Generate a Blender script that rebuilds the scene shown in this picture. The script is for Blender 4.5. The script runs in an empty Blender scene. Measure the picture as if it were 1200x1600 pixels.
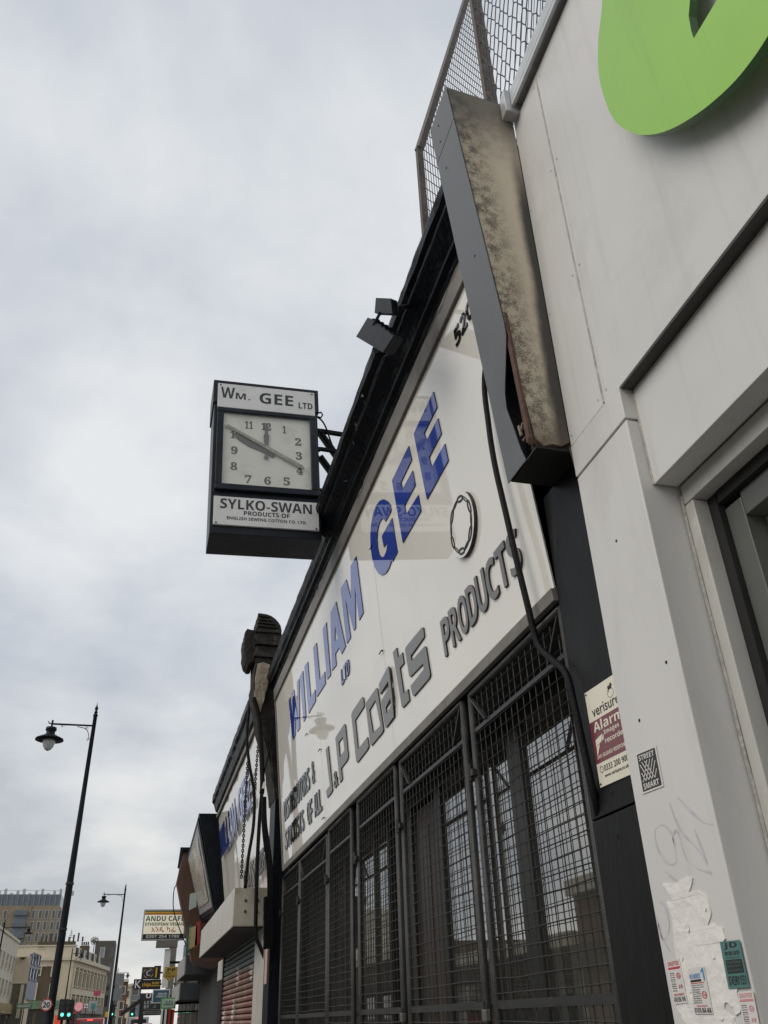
import bpy, bmesh, math, random
from mathutils import Matrix, Vector, noise
random.seed(7)
SC = bpy.context.scene
COL = SC.collection

# ------------------------------------------------------------------ camera
CAMROT = Matrix(((0.967251, -0.106927, -0.2302), (-0.252209, -0.506947, -0.824255), (-0.028564, 0.85532, -0.517313)))
CAMPOS = Vector((0.0, 0.0, 1.6))
FPX = 1304.0
cd = bpy.data.cameras.new('camera'); cam = bpy.data.objects.new('camera', cd); COL.objects.link(cam)
cd.sensor_fit = 'VERTICAL'; cd.sensor_height = 36.0; cd.sensor_width = 27.0
cd.lens = FPX / 1600.0 * 36.0; cd.clip_start = 0.05; cd.clip_end = 3000
mw = CAMROT.to_4x4(); mw.translation = CAMPOS; cam.matrix_world = mw
SC.camera = cam

# ------------------------------------------------------------------ sky, sun, exposure
SUN_EL, SUN_AZ = math.radians(40), math.radians(258)      # azimuth clockwise from +Y: behind the camera, over the road
world = bpy.data.worlds.new('World'); SC.world = world; world.use_nodes = True
wn, wl = world.node_tree.nodes, world.node_tree.links
wn.clear()
w_out = wn.new('ShaderNodeOutputWorld'); w_bg = wn.new('ShaderNodeBackground'); w_bg.inputs['Strength'].default_value = 0.1
w_sky = wn.new('ShaderNodeTexSky'); w_sky.sky_type = 'NISHITA'; w_sky.sun_disc = False
w_sky.sun_elevation = SUN_EL; w_sky.sun_rotation = SUN_AZ
w_tc = wn.new('ShaderNodeTexCoord'); w_sep = wn.new('ShaderNodeSeparateXYZ')
wl.new(w_tc.outputs['Generated'], w_sep.inputs[0])
def wmath(op, a, b=None):
    n = wn.new('ShaderNodeMath'); n.operation = op
    for i, v in enumerate((a, b)):
        if v is None: continue
        if isinstance(v, (int, float)): n.inputs[i].default_value = v
        else: wl.new(v, n.inputs[i])
    return n.outputs[0]
zz = wmath('ADD', wmath('MAXIMUM', w_sep.outputs['Z'], 0.0), 0.32)          # clouds lie on a layer: smaller towards the horizon
w_comb = wn.new('ShaderNodeCombineXYZ')
wl.new(wmath('DIVIDE', w_sep.outputs['X'], zz), w_comb.inputs[0]); wl.new(wmath('DIVIDE', w_sep.outputs['Y'], zz), w_comb.inputs[1])
def wnoise(scale, detail, rough, off):
    m = wn.new('ShaderNodeMapping'); m.inputs['Location'].default_value = off; m.inputs['Scale'].default_value = (1.0, 0.95, 1.0)
    wl.new(w_comb.outputs[0], m.inputs[0])
    n = wn.new('ShaderNodeTexNoise'); n.inputs['Scale'].default_value = scale * 1.25; n.inputs['Detail'].default_value = detail
    n.inputs['Roughness'].default_value = rough; n.inputs['Distortion'].default_value = 0.15
    wl.new(m.outputs[0], n.inputs['Vector']); return n.outputs['Fac']
n1 = wnoise(0.75, 3.0, 0.5, (3.1, 1.7, 0)); n2 = wnoise(2.6, 6.0, 0.55, (7.3, 2.2, 0))
cl = wmath('ADD', wmath('MULTIPLY', n1, 0.6), wmath('MULTIPLY', n2, 0.4))
ramp = wn.new('ShaderNodeValToRGB'); wl.new(cl, ramp.inputs[0])
ramp.color_ramp.elements[0].position = 0.40; ramp.color_ramp.elements[0].color = (4.3, 4.65, 5.2, 1)
ramp.color_ramp.elements[1].position = 0.585; ramp.color_ramp.elements[1].color = (7.05, 7.2, 7.3, 1)
e = ramp.color_ramp.elements.new(0.485); e.color = (5.5, 5.8, 6.2, 1)
mixc = wn.new('ShaderNodeMixRGB'); mixc.inputs[0].default_value = 0.94
wl.new(w_sky.outputs[0], mixc.inputs[1]); wl.new(ramp.outputs[0], mixc.inputs[2])
hz = wn.new('ShaderNodeMapRange'); hz.interpolation_type = 'SMOOTHSTEP'; hz.inputs[1].default_value = 0.02; hz.inputs[2].default_value = 0.42; hz.inputs[3].default_value = 0.75; hz.inputs[4].default_value = 0.0
wl.new(w_sep.outputs['Z'], hz.inputs[0])
warm = wn.new('ShaderNodeMixRGB'); warm.blend_type = 'MULTIPLY'; warm.inputs[2].default_value = (1.1, 1.04, 0.95, 1)     # thinner, warmer cloud low down
wl.new(hz.outputs[0], warm.inputs[0]); wl.new(mixc.outputs[0], warm.inputs[1])
wl.new(warm.outputs[0], w_bg.inputs['Color']); wl.new(w_bg.outputs[0], w_out.inputs['Surface'])

sd = bpy.data.lights.new('sun', 'SUN'); sd.energy = 1.5; sd.angle = math.radians(50); sd.color = (1.0, 0.95, 0.87)
sun = bpy.data.objects.new('sun', sd); COL.objects.link(sun)
sv = Vector((math.sin(SUN_AZ) * math.cos(SUN_EL), math.cos(SUN_AZ) * math.cos(SUN_EL), math.sin(SUN_EL)))
sun.rotation_euler = sv.to_track_quat('Z', 'Y').to_euler(); sun.location = sv * 40
vs = SC.view_settings
SC.display_settings.display_device = 'sRGB'
vs.view_transform = 'Standard'; vs.look = 'None'; vs.exposure = 0.25; vs.gamma = 1.0; vs.use_curve_mapping = False
SC.render.engine = 'CYCLES'
try:
    SC.cycles.use_denoising = True; SC.cycles.max_bounces = 7; SC.cycles.glossy_bounces = 4; SC.cycles.transparent_max_bounces = 8
except Exception: pass

# ------------------------------------------------------------------ measuring helpers (a sight line met with a plane of the place)
def ray(px, py):
    return (CAMROT @ Vector((px - 600.0, -(py - 800.0), -FPX))).normalized()
def at(px, py, d, axis='Y'):
    r = ray(px, py); i = 'XYZ'.index(axis)
    return CAMPOS + r * ((d - CAMPOS[i]) / r[i])
def at_plane(px, py, p0, n):
    r = ray(px, py); return CAMPOS + r * ((Vector(p0) - CAMPOS).dot(n) / r.dot(n))

# ------------------------------------------------------------------ materials
MATS = {}
def srgb(r, g, b):
    f = lambda c: (c / 12.92 if c <= 0.04045 else ((c + 0.055) / 1.055) ** 2.4)
    return (f(r / 255), f(g / 255), f(b / 255))
def mat(name, color, rough=0.6, metal=0.0, var=0.12, vs_=2.0, bump=0.0, bs=60.0, dirt=None, dirt_amt=0.5, dirt_scale=1.2, dirt_lo=0.52, spec=0.5, stretch=(1, 1, 1), coat=0.0, speck=None, streak=None, emit=None, emit_s=1.0):
    if name in MATS: return MATS[name]
    m = bpy.data.materials.new(name); m.use_nodes = True; MATS[name] = m
    nt = m.node_tree; N, L = nt.nodes, nt.links
    b = N['Principled BSDF']; b.inputs['Roughness'].default_value = rough; b.inputs['Metallic'].default_value = metal
    b.inputs['Specular IOR Level'].default_value = spec; b.inputs['Coat Weight'].default_value = coat; b.inputs['Coat Roughness'].default_value = 0.03
    tc = N.new('ShaderNodeTexCoord'); mp = N.new('ShaderNodeMapping'); mp.inputs['Scale'].default_value = stretch
    L.new(tc.outputs['Object'], mp.inputs[0])
    n = N.new('ShaderNodeTexNoise'); n.inputs['Scale'].default_value = vs_; n.inputs['Detail'].default_value = 6; n.inputs['Roughness'].default_value = 0.6
    L.new(mp.outputs[0], n.inputs['Vector'])
    r = N.new('ShaderNodeValToRGB'); L.new(n.outputs['Fac'], r.inputs[0])
    r.color_ramp.elements[0].position = 0.3; r.color_ramp.elements[1].position = 0.7
    r.color_ramp.elements[0].color = (*[max(0, c * (1 - var)) for c in color], 1)
    r.color_ramp.elements[1].color = (*[min(1, c * (1 + var)) for c in color], 1)
    out = r.outputs[0]
    if dirt is not None:
        d = N.new('ShaderNodeTexNoise'); d.inputs['Scale'].default_value = dirt_scale; d.inputs['Detail'].default_value = 9; d.inputs['Roughness'].default_value = 0.68; d.inputs['Distortion'].default_value = 0.4
        L.new(mp.outputs[0], d.inputs['Vector'])
        dr = N.new('ShaderNodeValToRGB'); L.new(d.outputs['Fac'], dr.inputs[0])
        dr.color_ramp.elements[0].position = dirt_lo; dr.color_ramp.elements[0].color = (0, 0, 0, 1)
        dr.color_ramp.elements[1].position = min(1, dirt_lo + 0.2); dr.color_ramp.elements[1].color = (dirt_amt,) * 3 + (1,)
        mx = N.new('ShaderNodeMixRGB'); L.new(dr.outputs[0], mx.inputs[0]); L.new(out, mx.inputs[1]); mx.inputs[2].default_value = (*dirt, 1)
        out = mx.outputs[0]
    if streak is not None:                                        # rain streaks running down the face
        sm = N.new('ShaderNodeMapping'); sm.inputs['Scale'].default_value = (14, 14, 0.55); L.new(tc.outputs['Object'], sm.inputs[0])
        d = N.new('ShaderNodeTexNoise'); d.inputs['Scale'].default_value = 1.0; d.inputs['Detail'].default_value = 7; d.inputs['Roughness'].default_value = 0.6; L.new(sm.outputs[0], d.inputs['Vector'])
        dr = N.new('ShaderNodeValToRGB'); L.new(d.outputs['Fac'], dr.inputs[0])
        dr.color_ramp.elements[0].position = 0.54; dr.color_ramp.elements[0].color = (0, 0, 0, 1); dr.color_ramp.elements[1].position = 0.8; dr.color_ramp.elements[1].color = (.5, .5, .5, 1)
        mx = N.new('ShaderNodeMixRGB'); L.new(dr.outputs[0], mx.inputs[0]); L.new(out, mx.inputs[1]); mx.inputs[2].default_value = (*streak, 1)
        out = mx.outputs[0]
    if speck is not None:
        d = N.new('ShaderNodeTexNoise'); d.inputs['Scale'].default_value = speck[1]; d.inputs['Detail'].default_value = 4; d.inputs['Roughness'].default_value = 0.7
        L.new(tc.outputs['Object'], d.inputs['Vector'])
        dr = N.new('ShaderNodeValToRGB'); L.new(d.outputs['Fac'], dr.inputs[0])
        dr.color_ramp.elements[0].position = speck[2]; dr.color_ramp.elements[0].color = (0, 0, 0, 1)
        dr.color_ramp.elements[1].position = speck[2] + 0.05; dr.color_ramp.elements[1].color = (1, 1, 1, 1)
        mx = N.new('ShaderNodeMixRGB'); L.new(dr.outputs[0], mx.inputs[0]); L.new(out, mx.inputs[1]); mx.inputs[2].default_value = (*speck[0], 1)
        out = mx.outputs[0]
    L.new(out, b.inputs['Base Color'])
    if bump > 0:
        bn = N.new('ShaderNodeTexNoise'); bn.inputs['Scale'].default_value = bs; bn.inputs['Detail'].default_value = 5
        L.new(mp.outputs[0], bn.inputs['Vector'])
        bu = N.new('ShaderNodeBump'); bu.inputs['Strength'].default_value = bump; bu.inputs['Distance'].default_value = 0.02
        L.new(bn.outputs['Fac'], bu.inputs['Height']); L.new(bu.outputs[0], b.inputs['Normal'])
    rr = N.new('ShaderNodeMapRange'); rr.inputs[3].default_value = max(0.0, rough * 0.85); rr.inputs[4].default_value = min(1.0, rough * 1.15)
    L.new(n.outputs['Fac'], rr.inputs[0]); L.new(rr.outputs[0], b.inputs['Roughness'])
    if emit is not None:
        b.inputs['Emission Color'].default_value = (*emit, 1); b.inputs['Emission Strength'].default_value = emit_s
    return m
def glass_mat(name, ior, tint=(0.9, 0.92, 0.9), rough=0.0, dust=0.0):
    m = bpy.data.materials.new(name); m.use_nodes = True; MATS[name] = m
    N, L = m.node_tree.nodes, m.node_tree.links
    N.remove(N['Principled BSDF'])
    ge = N.new('ShaderNodeNewGeometry'); dt = N.new('ShaderNodeVectorMath'); dt.operation = 'DOT_PRODUCT'
    L.new(ge.outputs['Incoming'], dt.inputs[0]); L.new(ge.outputs['Normal'], dt.inputs[1])
    def mm(op, a, c=None):
        q = N.new('ShaderNodeMath'); q.operation = op
        for i, v in enumerate((a, c)):
            if v is None: continue
            if isinstance(v, (int, float)): q.inputs[i].default_value = v
            else: L.new(v, q.inputs[i])
        return q.outputs[0]
    f0 = 1.7 * ((ior - 1) / (ior + 1)) ** 2                      # both surfaces of the pane
    fr_ = mm('ADD', mm('MULTIPLY', mm('POWER', mm('SUBTRACT', 1.0, mm('ABSOLUTE', dt.outputs['Value'])), 4.5), 1 - f0), f0)
    t = N.new('ShaderNodeBsdfTransparent'); t.inputs[0].default_value = (*tint, 1)
    g = N.new('ShaderNodeBsdfGlossy'); g.inputs['Roughness'].default_value = rough; g.inputs[0].default_value = (1, 1, 1, 1)
    mx = N.new('ShaderNodeMixShader'); L.new(fr_, mx.inputs[0]); L.new(t.outputs[0], mx.inputs[1]); L.new(g.outputs[0], mx.inputs[2])
    if dust > 0:                                                  # grey dust film, added to make the reflections softer and more even
        df = N.new('ShaderNodeBsdfDiffuse'); df.inputs[0].default_value = (.4, .38, .34, 1)
        nz = N.new('ShaderNodeTexNoise'); nz.inputs['Scale'].default_value = 2.5; nz.inputs['Detail'].default_value = 7; tc = N.new('ShaderNodeTexCoord'); L.new(tc.outputs['Object'], nz.inputs['Vector'])
        m2 = N.new('ShaderNodeMixShader'); L.new(mm('MULTIPLY', nz.outputs['Fac'], dust * 2), m2.inputs[0]); L.new(mx.outputs[0], m2.inputs[1]); L.new(df.outputs[0], m2.inputs[2]); mx = m2
    L.new(mx.outputs[0], N['Material Output'].inputs['Surface'])
    return m

black_paint = mat('black gloss paint', (0.006, 0.0075, 0.011), 0.42, var=0.4, vs_=5, bump=0.35, bs=30, dirt=(0.035, 0.036, 0.038), dirt_amt=0.4, dirt_scale=3.0, dirt_lo=0.62, spec=.12)
black_pilaster = mat('charcoal painted panel', (0.012, 0.012, 0.012), 0.45, spec=.12, var=0.25, vs_=3, bump=0.12, bs=25, dirt=(0.05, 0.05, 0.05), dirt_amt=0.4, dirt_scale=2.5, stretch=(1, 1, 0.35))
black_metal = mat('black metal', (0.008, 0.009, 0.011), 0.5, spec=.1, var=0.3, vs_=8, bump=0.1, bs=60)
dark_void = mat('unlit dark lining', (0.012, 0.012, 0.012), 0.9, var=0.3)  # near black: gaskets, and shade put into the colour of voids and undersides
gate_metal = mat('galvanised dark gate steel', (0.03, 0.03, 0.03), 0.45, spec=.3, var=0.35, vs_=10, bump=0.15, bs=90, dirt=(0.09, 0.075, 0.055), dirt_amt=0.5, dirt_scale=6)
wire_metal = mat('gate wire steel', (0.03, 0.03, 0.028), 0.5, spec=.3, var=0.3, vs_=15)
rubber = mat('black cable rubber', (0.007, 0.007, 0.008), 0.55, spec=.15, var=0.3, vs_=12, bump=0.3, bs=120)
clad = mat('pale grey cladding', (0.595, 0.588, 0.57), 0.42, var=0.05, vs_=1.1, bump=0.05, bs=7, dirt=(0.36, 0.345, 0.32), dirt_amt=0.4, dirt_scale=1.6, dirt_lo=0.55, streak=(0.42, 0.4, 0.37), speck=((0.22, 0.2, 0.18), 26, 0.735))
clad_lo = mat('pale grey cladding of the pillar', (0.61, 0.598, 0.578), 0.42, streak=(0.44, 0.42, 0.39), var=0.05, vs_=1.6, bump=0.05, bs=9, dirt=(0.38, 0.355, 0.33), dirt_amt=0.4, dirt_scale=2.2, dirt_lo=0.55, stretch=(1, 1, 0.4), speck=((0.25, 0.23, 0.2), 40, 0.74))
clad_trim = mat('grey window frame paint', (0.5, 0.49, 0.46), 0.4, var=0.06, vs_=2, dirt=(0.25, 0.23, 0.2), dirt_amt=0.5, dirt_scale=3)
seal = mat('grubby sealant bead', (0.40, 0.385, 0.35), 0.6, var=0.3, vs_=25, bump=0.4, bs=60)
coping_m = mat('pale metal coping', (0.5, 0.51, 0.52), 0.3, metal=0.25, var=0.1, vs_=6, dirt=(0.25, 0.24, 0.22), dirt_amt=0.5, dirt_scale=5)
zinc = mat('grey folded metal sheet', (0.12, 0.122, 0.128), 0.42, metal=0.15, spec=.3, var=0.08, vs_=1.5, bump=0.02, bs=5, dirt=(0.2, 0.2, 0.2), dirt_amt=0.35, dirt_scale=2.0)
green = mat('green acrylic letter', (0.26, 0.52, 0.055), 0.28, var=0.05, vs_=1.5, streak=(0.2, 0.38, 0.06), speck=((0.1, 0.2, 0.03), 50, 0.76))
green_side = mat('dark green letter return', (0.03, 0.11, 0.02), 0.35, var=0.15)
white_board = mat('glossy white sign acrylic', (0.74, 0.715, 0.655), 0.022, var=0.025, vs_=1.0, dirt=(0.52, 0.49, 0.44), dirt_amt=0.35, dirt_scale=0.9, dirt_lo=0.54, spec=0.75)
blue_l = mat('blue sign letter', (0.028, 0.06, 0.32), 0.022, var=0.1, vs_=2, spec=1.0)
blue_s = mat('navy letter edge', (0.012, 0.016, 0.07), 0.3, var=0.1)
grey_l = mat('grey sign letter', (0.14, 0.135, 0.13), 0.3, var=0.1, vs_=5)
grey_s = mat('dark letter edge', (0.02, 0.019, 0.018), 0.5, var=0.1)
black_l = mat('black sign letter', (0.012, 0.012, 0.013), 0.05, var=0.1)
strip_m = mat('weathered grey sign frame', (0.16, 0.15, 0.135), 0.55, var=0.25, vs_=4, bump=0.15, bs=30, dirt=(0.06, 0.05, 0.04), dirt_amt=0.7, dirt_scale=3)
paper_w = mat('white torn paper', (0.74, 0.72, 0.68), 0.85, var=0.06, vs_=8, bump=0.35, bs=22)
sticker_w = mat('sticker white', (0.66, 0.63, 0.6), 0.5, var=0.05)
sticker_k = mat('print black', (0.025, 0.025, 0.025), 0.5, var=0.1)
print_red = mat('print red', (0.5, 0.05, 0.06), 0.5, var=0.1)
print_pink = mat('print faded red', (0.6, 0.24, 0.26), 0.5, var=0.1)
print_blue = mat('print blue', (0.06, 0.27, 0.55), 0.5, var=0.1)
teal = mat('sticker teal', (0.085, 0.19, 0.175), 0.45, var=0.08)
tag_ink = mat('faded purple marker', (0.52, 0.495, 0.52), 0.5, var=0.15, vs_=30)
cream = mat('cream sign plate', (0.7, 0.66, 0.54), 0.3, var=0.05, vs_=6)
maroon = mat('maroon sign print', (0.17, 0.035, 0.045), 0.3, var=0.08)
clock_case = mat('navy black clock case', (0.008, 0.011, 0.018), 0.38, spec=.25, var=0.35, vs_=6, bump=0.15, bs=20, dirt=(0.06, 0.065, 0.075), dirt_amt=0.4, dirt_scale=4)
clock_white = mat('clock plate white', (0.68, 0.68, 0.66), 0.35, var=0.04, vs_=3, dirt=(0.4, 0.38, 0.34), dirt_amt=0.4, dirt_scale=5)
dial_m = mat('clock dial ivory', (0.72, 0.71, 0.65), 0.55, var=0.05, vs_=3, dirt=(0.42, 0.4, 0.33), dirt_amt=0.5, dirt_scale=4)
dial_print = mat('dial grey numerals', (0.12, 0.115, 0.1), 0.6, var=0.15)
hand_m = mat('clock hand grey', (0.13, 0.13, 0.12), 0.5, var=0.2, vs_=20)
hand_l = mat('clock hand pale', (0.32, 0.3, 0.26), 0.5, var=0.35, vs_=30)
stone = mat('sooty stone', (0.034, 0.031, 0.027), 0.9, spec=.2, var=0.5, vs_=9, bump=0.7, bs=45, dirt=(0.15, 0.135, 0.11), dirt_amt=0.7, dirt_scale=7, dirt_lo=0.56)
plaster = mat('exposed cream plaster', (0.3, 0.25, 0.19), 0.9, var=0.25, vs_=9, bump=0.6, bs=30, dirt=(0.18, 0.14, 0.1), dirt_amt=0.6, dirt_scale=10)
asphalt = mat('asphalt', (0.05, 0.05, 0.052), 0.85, var=0.2, vs_=3, bump=0.4, bs=120)
paving = mat('pavement slabs', (0.22, 0.21, 0.2), 0.85, var=0.15, vs_=2, bump=0.3, bs=60)
kerb_m = mat('granite kerb', (0.28, 0.27, 0.26), 0.8, var=0.15, vs_=8, bump=0.3, bs=80)
paint_w = mat('road paint white', (0.7, 0.7, 0.68), 0.7, var=0.15, vs_=5)
paint_y = mat('road paint yellow', (0.6, 0.42, 0.06), 0.7, var=0.15, vs_=5)
shop_glass = glass_mat('shop window glass', 2.5, (0.5, 0.52, 0.49), 0.015, 0.06)
clear_glass = glass_mat('clear glass', 1.35, (.98, .98, .97))
far_glass = mat('far window glass', (0.03, 0.035, 0.04), 0.06, var=0.3, vs_=0.6, spec=0.8)

# ------------------------------------------------------------------ object helpers
def setp(o, label=None, cat=None, group=None, kind=None, category=None):
    cat = cat or category
    if label: o['label'] = label
    if cat: o['category'] = cat
    if group: o['group'] = group
    if kind: o['kind'] = kind
    return o
def thing(name, loc, label, cat, group=None):
    o = bpy.data.objects.new(name, None); COL.objects.link(o); o.location = loc
    o.empty_display_size = 0.2
    return setp(o, label, cat, group)
class MB:
    """collects shapes in world coordinates, builds one mesh object"""
    def __init__(s): s.v = []; s.f = []; s.mi = []
    def add(s, verts, faces, mi=0):
        o = len(s.v); s.v += [tuple(v) for v in verts]
        for f in faces: s.f.append(tuple(i + o for i in f)); s.mi.append(mi)
        return s
    def box(s, x0, x1, y0, y1, z0, z1, mi=0):
        v = [(x, y, z) for x in (x0, x1) for y in (y0, y1) for z in (z0, z1)]
        return s.add(v, [(0, 1, 3, 2), (4, 6, 7, 5), (0, 4, 5, 1), (2, 3, 7, 6), (0, 2, 6, 4), (1, 5, 7, 3)], mi)
    def hexa(s, p, mi=0):
        """p: 8 points, first four the front loop, last four the back loop"""
        return s.add(p, [(0, 1, 2, 3), (7, 6, 5, 4), (0, 4, 5, 1), (1, 5, 6, 2), (2, 6, 7, 3), (3, 7, 4, 0)], mi)
    def bar(s, a, b, w, h=None, up=(0, 0, 1), mi=0):
        a, b = Vector(a), Vector(b); h = w if h is None else h
        d = (b - a).normalized(); u = Vector(up)
        if abs(d.dot(u)) > 0.98: u = Vector((1, 0, 0))
        r = d.cross(u).normalized(); u = r.cross(d)
        q = lambda c: [c + r * w / 2 + u * h / 2, c - r * w / 2 + u * h / 2, c - r * w / 2 - u * h / 2, c + r * w / 2 - u * h / 2]
        return s.hexa(q(a) + q(b), mi)
    def tube(s, pts, rad, n=8, mi=0, cap=True):
        pts = [Vector(p) for p in pts]; rads = rad if isinstance(rad, (list, tuple)) else [rad] * len(pts)
        rings = []; ref = None
        for i, p in enumerate(pts):
            d = (pts[min(i + 1, len(pts) - 1)] - pts[max(i - 1, 0)]).normalized()
            if ref is None:
                ref = Vector((0, 0, 1)) if abs(d.z) < 0.9 else Vector((1, 0, 0))
            r = d.cross(ref).normalized(); u = r.cross(d).normalized(); ref = u
            rings.append([p + (r * math.cos(2 * math.pi * k / n) + u * math.sin(2 * math.pi * k / n)) * rads[i] for k in range(n)])
        v = [q for R in rings for q in R]; f = []
        for i in range(len(rings) - 1):
            for k in range(n): f.append((i * n + k, i * n + (k + 1) % n, (i + 1) * n + (k + 1) % n, (i + 1) * n + k))
        if cap: f.append(tuple(reversed(range(n)))); f.append(tuple(range((len(rings) - 1) * n, len(rings) * n)))
        return s.add(v, f, mi)
    def lathe(s, c, prof, n=16, mi=0):
        """prof: list of (radius, z) about a vertical axis through c"""
        c = Vector(c); v = []; f = []
        for r, z in prof: v += [c + Vector((r * math.cos(2 * math.pi * k / n), r * math.sin(2 * math.pi * k / n), z)) for k in range(n)]
        for i in range(len(prof) - 1):
            for k in range(n): f.append((i * n + k, i * n + (k + 1) % n, (i + 1) * n + (k + 1) % n, (i + 1) * n + k))
        f.append(tuple(reversed(range(n)))); f.append(tuple(range((len(prof) - 1) * n, len(prof) * n)))
        return s.add(v, f, mi)
    def build(s, name, mats, parent=None, bevel=0.0, smooth=False, **kw):
        me = bpy.data.meshes.new(name); me.from_pydata(s.v, [], s.f)
        mats = mats if isinstance(mats, (list, tuple)) else [mats]
        for m in mats: me.materials.append(m)
        if len(mats) > 1: me.polygons.foreach_set('material_index', s.mi)
        me.update()
        bm = bmesh.new(); bm.from_mesh(me); bmesh.ops.recalc_face_normals(bm, faces=bm.faces)
        if bevel > 0:
            bmesh.ops.bevel(bm, geom=list(bm.edges), offset=bevel, segments=2, profile=0.5, affect='EDGES', clamp_overlap=True)
        bm.to_mesh(me); bm.free()
        if smooth: me.polygons.foreach_set('use_smooth', [True] * len(me.polygons))
        o = bpy.data.objects.new(name, me); COL.objects.link(o)
        if parent is not None: attach(o, parent)
        setp(o, **kw); return o
def attach(o, parent):
    o.parent = parent
    if parent.type == 'EMPTY': o.matrix_parent_inverse = Matrix.Translation(-Vector(parent.location))
def box(name, x0, x1, y0, y1, z0, z1, m, parent=None, bevel=0.0, **kw):
    return MB().box(x0, x1, y0, y1, z0, z1).build(name, m, parent, bevel, **kw)
def struct(o): o['kind'] = 'structure'; return o
def copy_tree(o, parent=None):
    c = o.copy(); COL.objects.link(c)
    if parent is not None: c.parent = parent
    for ch in list(o.children): copy_tree(ch, c)
    return c

# flat outlines (lettering and traced sign shapes)
def bold(s):
    out = ''
    for ch in s:
        if 'A' <= ch <= 'Z': out += chr(0x1D5D4 + ord(ch) - 65)
        elif 'a' <= ch <= 'z': out += chr(0x1D5EE + ord(ch) - 97)
        elif '0' <= ch <= '9': out += chr(0x1D7EC + ord(ch) - 48)
        else: out += ch
    return out
def serif(s): return ''.join(chr(0x1D7CE + ord(c) - 48) if c.isdigit() else c for c in s)
_cache = {}
def outline(body=None, loops=None, off=0.0, spacing=1.0, res=3):
    """returns verts, faces of a flat filled shape; text is scaled to a 1 x 1 box"""
    key = (body, off, spacing)
    if body is not None and key in _cache: return _cache[key]
    if body is not None:
        c = bpy.data.curves.new('t', 'FONT'); c.body = body; c.offset = off; c.resolution_u = res; c.space_character = spacing
    else:
        c = bpy.data.curves.new('t', 'CURVE'); c.dimensions = '2D'; c.fill_mode = 'BOTH'
        for lp in loops:
            sp = c.splines.new('POLY'); sp.points.add(len(lp) - 1)
            for i, p in enumerate(lp): sp.points[i].co = (p[0], p[1], 0, 1)
            sp.use_cyclic_u = True
    o = bpy.data.objects.new('t', c); COL.objects.link(o)
    dg = bpy.context.evaluated_depsgraph_get(); dg.update()
    me = bpy.data.meshes.new_from_object(o.evaluated_get(dg))
    bm = bmesh.new(); bm.from_mesh(me); bmesh.ops.remove_doubles(bm, verts=bm.verts, dist=1e-5)
    bm.verts.index_update()
    V = [(v.co.x, v.co.y) for v in bm.verts]; F = [[v.index for v in f.verts] for f in bm.faces]
    bm.free(); bpy.data.objects.remove(o); bpy.data.curves.remove(c); bpy.data.meshes.remove(me)
    if body is not None and V:
        x0 = min(v[0] for v in V); x1 = max(v[0] for v in V); y0 = min(v[1] for v in V); y1 = max(v[1] for v in V)
        V = [((a - x0) / max(1e-6, x1 - x0), (b - y0) / max(1e-6, y1 - y0)) for a, b in V]
        _cache[key] = (V, F)
    return V, F
def solid(mb, V, F, fn, depth, mi=0, mis=None):
    """extrude a flat shape; fn(u, v, d) gives the world point, d from 0 (back) to depth (front)"""
    n = len(V); mis = mi if mis is None else mis
    fr = [fn(a, b, depth) for a, b in V]
    if depth <= 0.0015:
        mb.add(fr, F, mi); return mb
    bk = [fn(a, b, 0.0) for a, b in V]
    mb.add(fr, F, mi)
    cnt = {}
    for f in F:
        for i in range(len(f)):
            e_ = (f[i], f[(i + 1) % len(f)]); k = (min(e_), max(e_)); cnt.setdefault(k, []).append(e_)
    edge = [es[0] for es in cnt.values() if len(es) == 1]
    mb.add(fr + bk, [(a, b, b + n, a + n) for a, b in edge], mis)
    return mb
def frame_fn(org, U, V_, N_):
    org, U, V_, N_ = Vector(org), Vector(U), Vector(V_), Vector(N_)
    return lambda a, b, d: org + U * a + V_ * b + N_ * d
def text_on(mb, body, fn, u0, v0, w, h, d=0.001, mi=0, mis=None, off=0.0, shear=0.0, spacing=1.0, base=0.0):
    V, F = outline(body, off=off, spacing=spacing)
    solid(mb, V, F, lambda a, b, dd: fn(u0 + a * w + shear * b * h, v0 + b * h, base + dd), d, mi, mis)
    return mb
def rect_on(mb, fn, u0, u1, v0, v1, d0, d1, mi=0):
    mb.hexa([fn(u0, v0, d1), fn(u1, v0, d1), fn(u1, v1, d1), fn(u0, v1, d1), fn(u0, v0, d0), fn(u1, v0, d0), fn(u1, v1, d0), fn(u0, v1, d0)], mi)
    return mb
# ================================================================== GROUND
road_r = [(-40, -2.3), (45, -2.3), (72, -1.9), (95, 0.4), (130, 3.6), (170, 8.5), (260, 22)]     # (y, x) of the near kerb; the street bends right
road_l = [(-40, -11.6), (60, -11.6), (95, -10.6), (120, -8.6), (140, -5.2), (170, 0.5), (260, 13)]
def interp(tab, y):
    for (y0, x0), (y1, x1) in zip(tab, tab[1:]):
        if y <= y1: return x0 + (x1 - x0) * (y - y0) / (y1 - y0)
    return tab[-1][1]
mb = MB(); mb.add([(-900, -700, -0.02), (900, -700, -0.02), (900, 1500, -0.02), (-900, 1500, -0.02)], [(0, 1, 2, 3)])
struct(mb.build('ground', mat('far ground', (0.12, 0.115, 0.11), 0.9)))
YS = [-40 + 5 * i for i in range(61)]
def sheet(name, lx, rx, z, m):
    v = []; f = []
    for y in YS: v += [(lx(y), y, z), (rx(y), y, z)]
    for i in range(len(YS) - 1): f.append((2 * i, 2 * i + 1, 2 * i + 3, 2 * i + 2))
    return struct(MB().add(v, f).build(name, m))
sheet('road', lambda y: interp(road_l, y), lambda y: interp(road_r, y), 0.0, asphalt)
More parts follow.
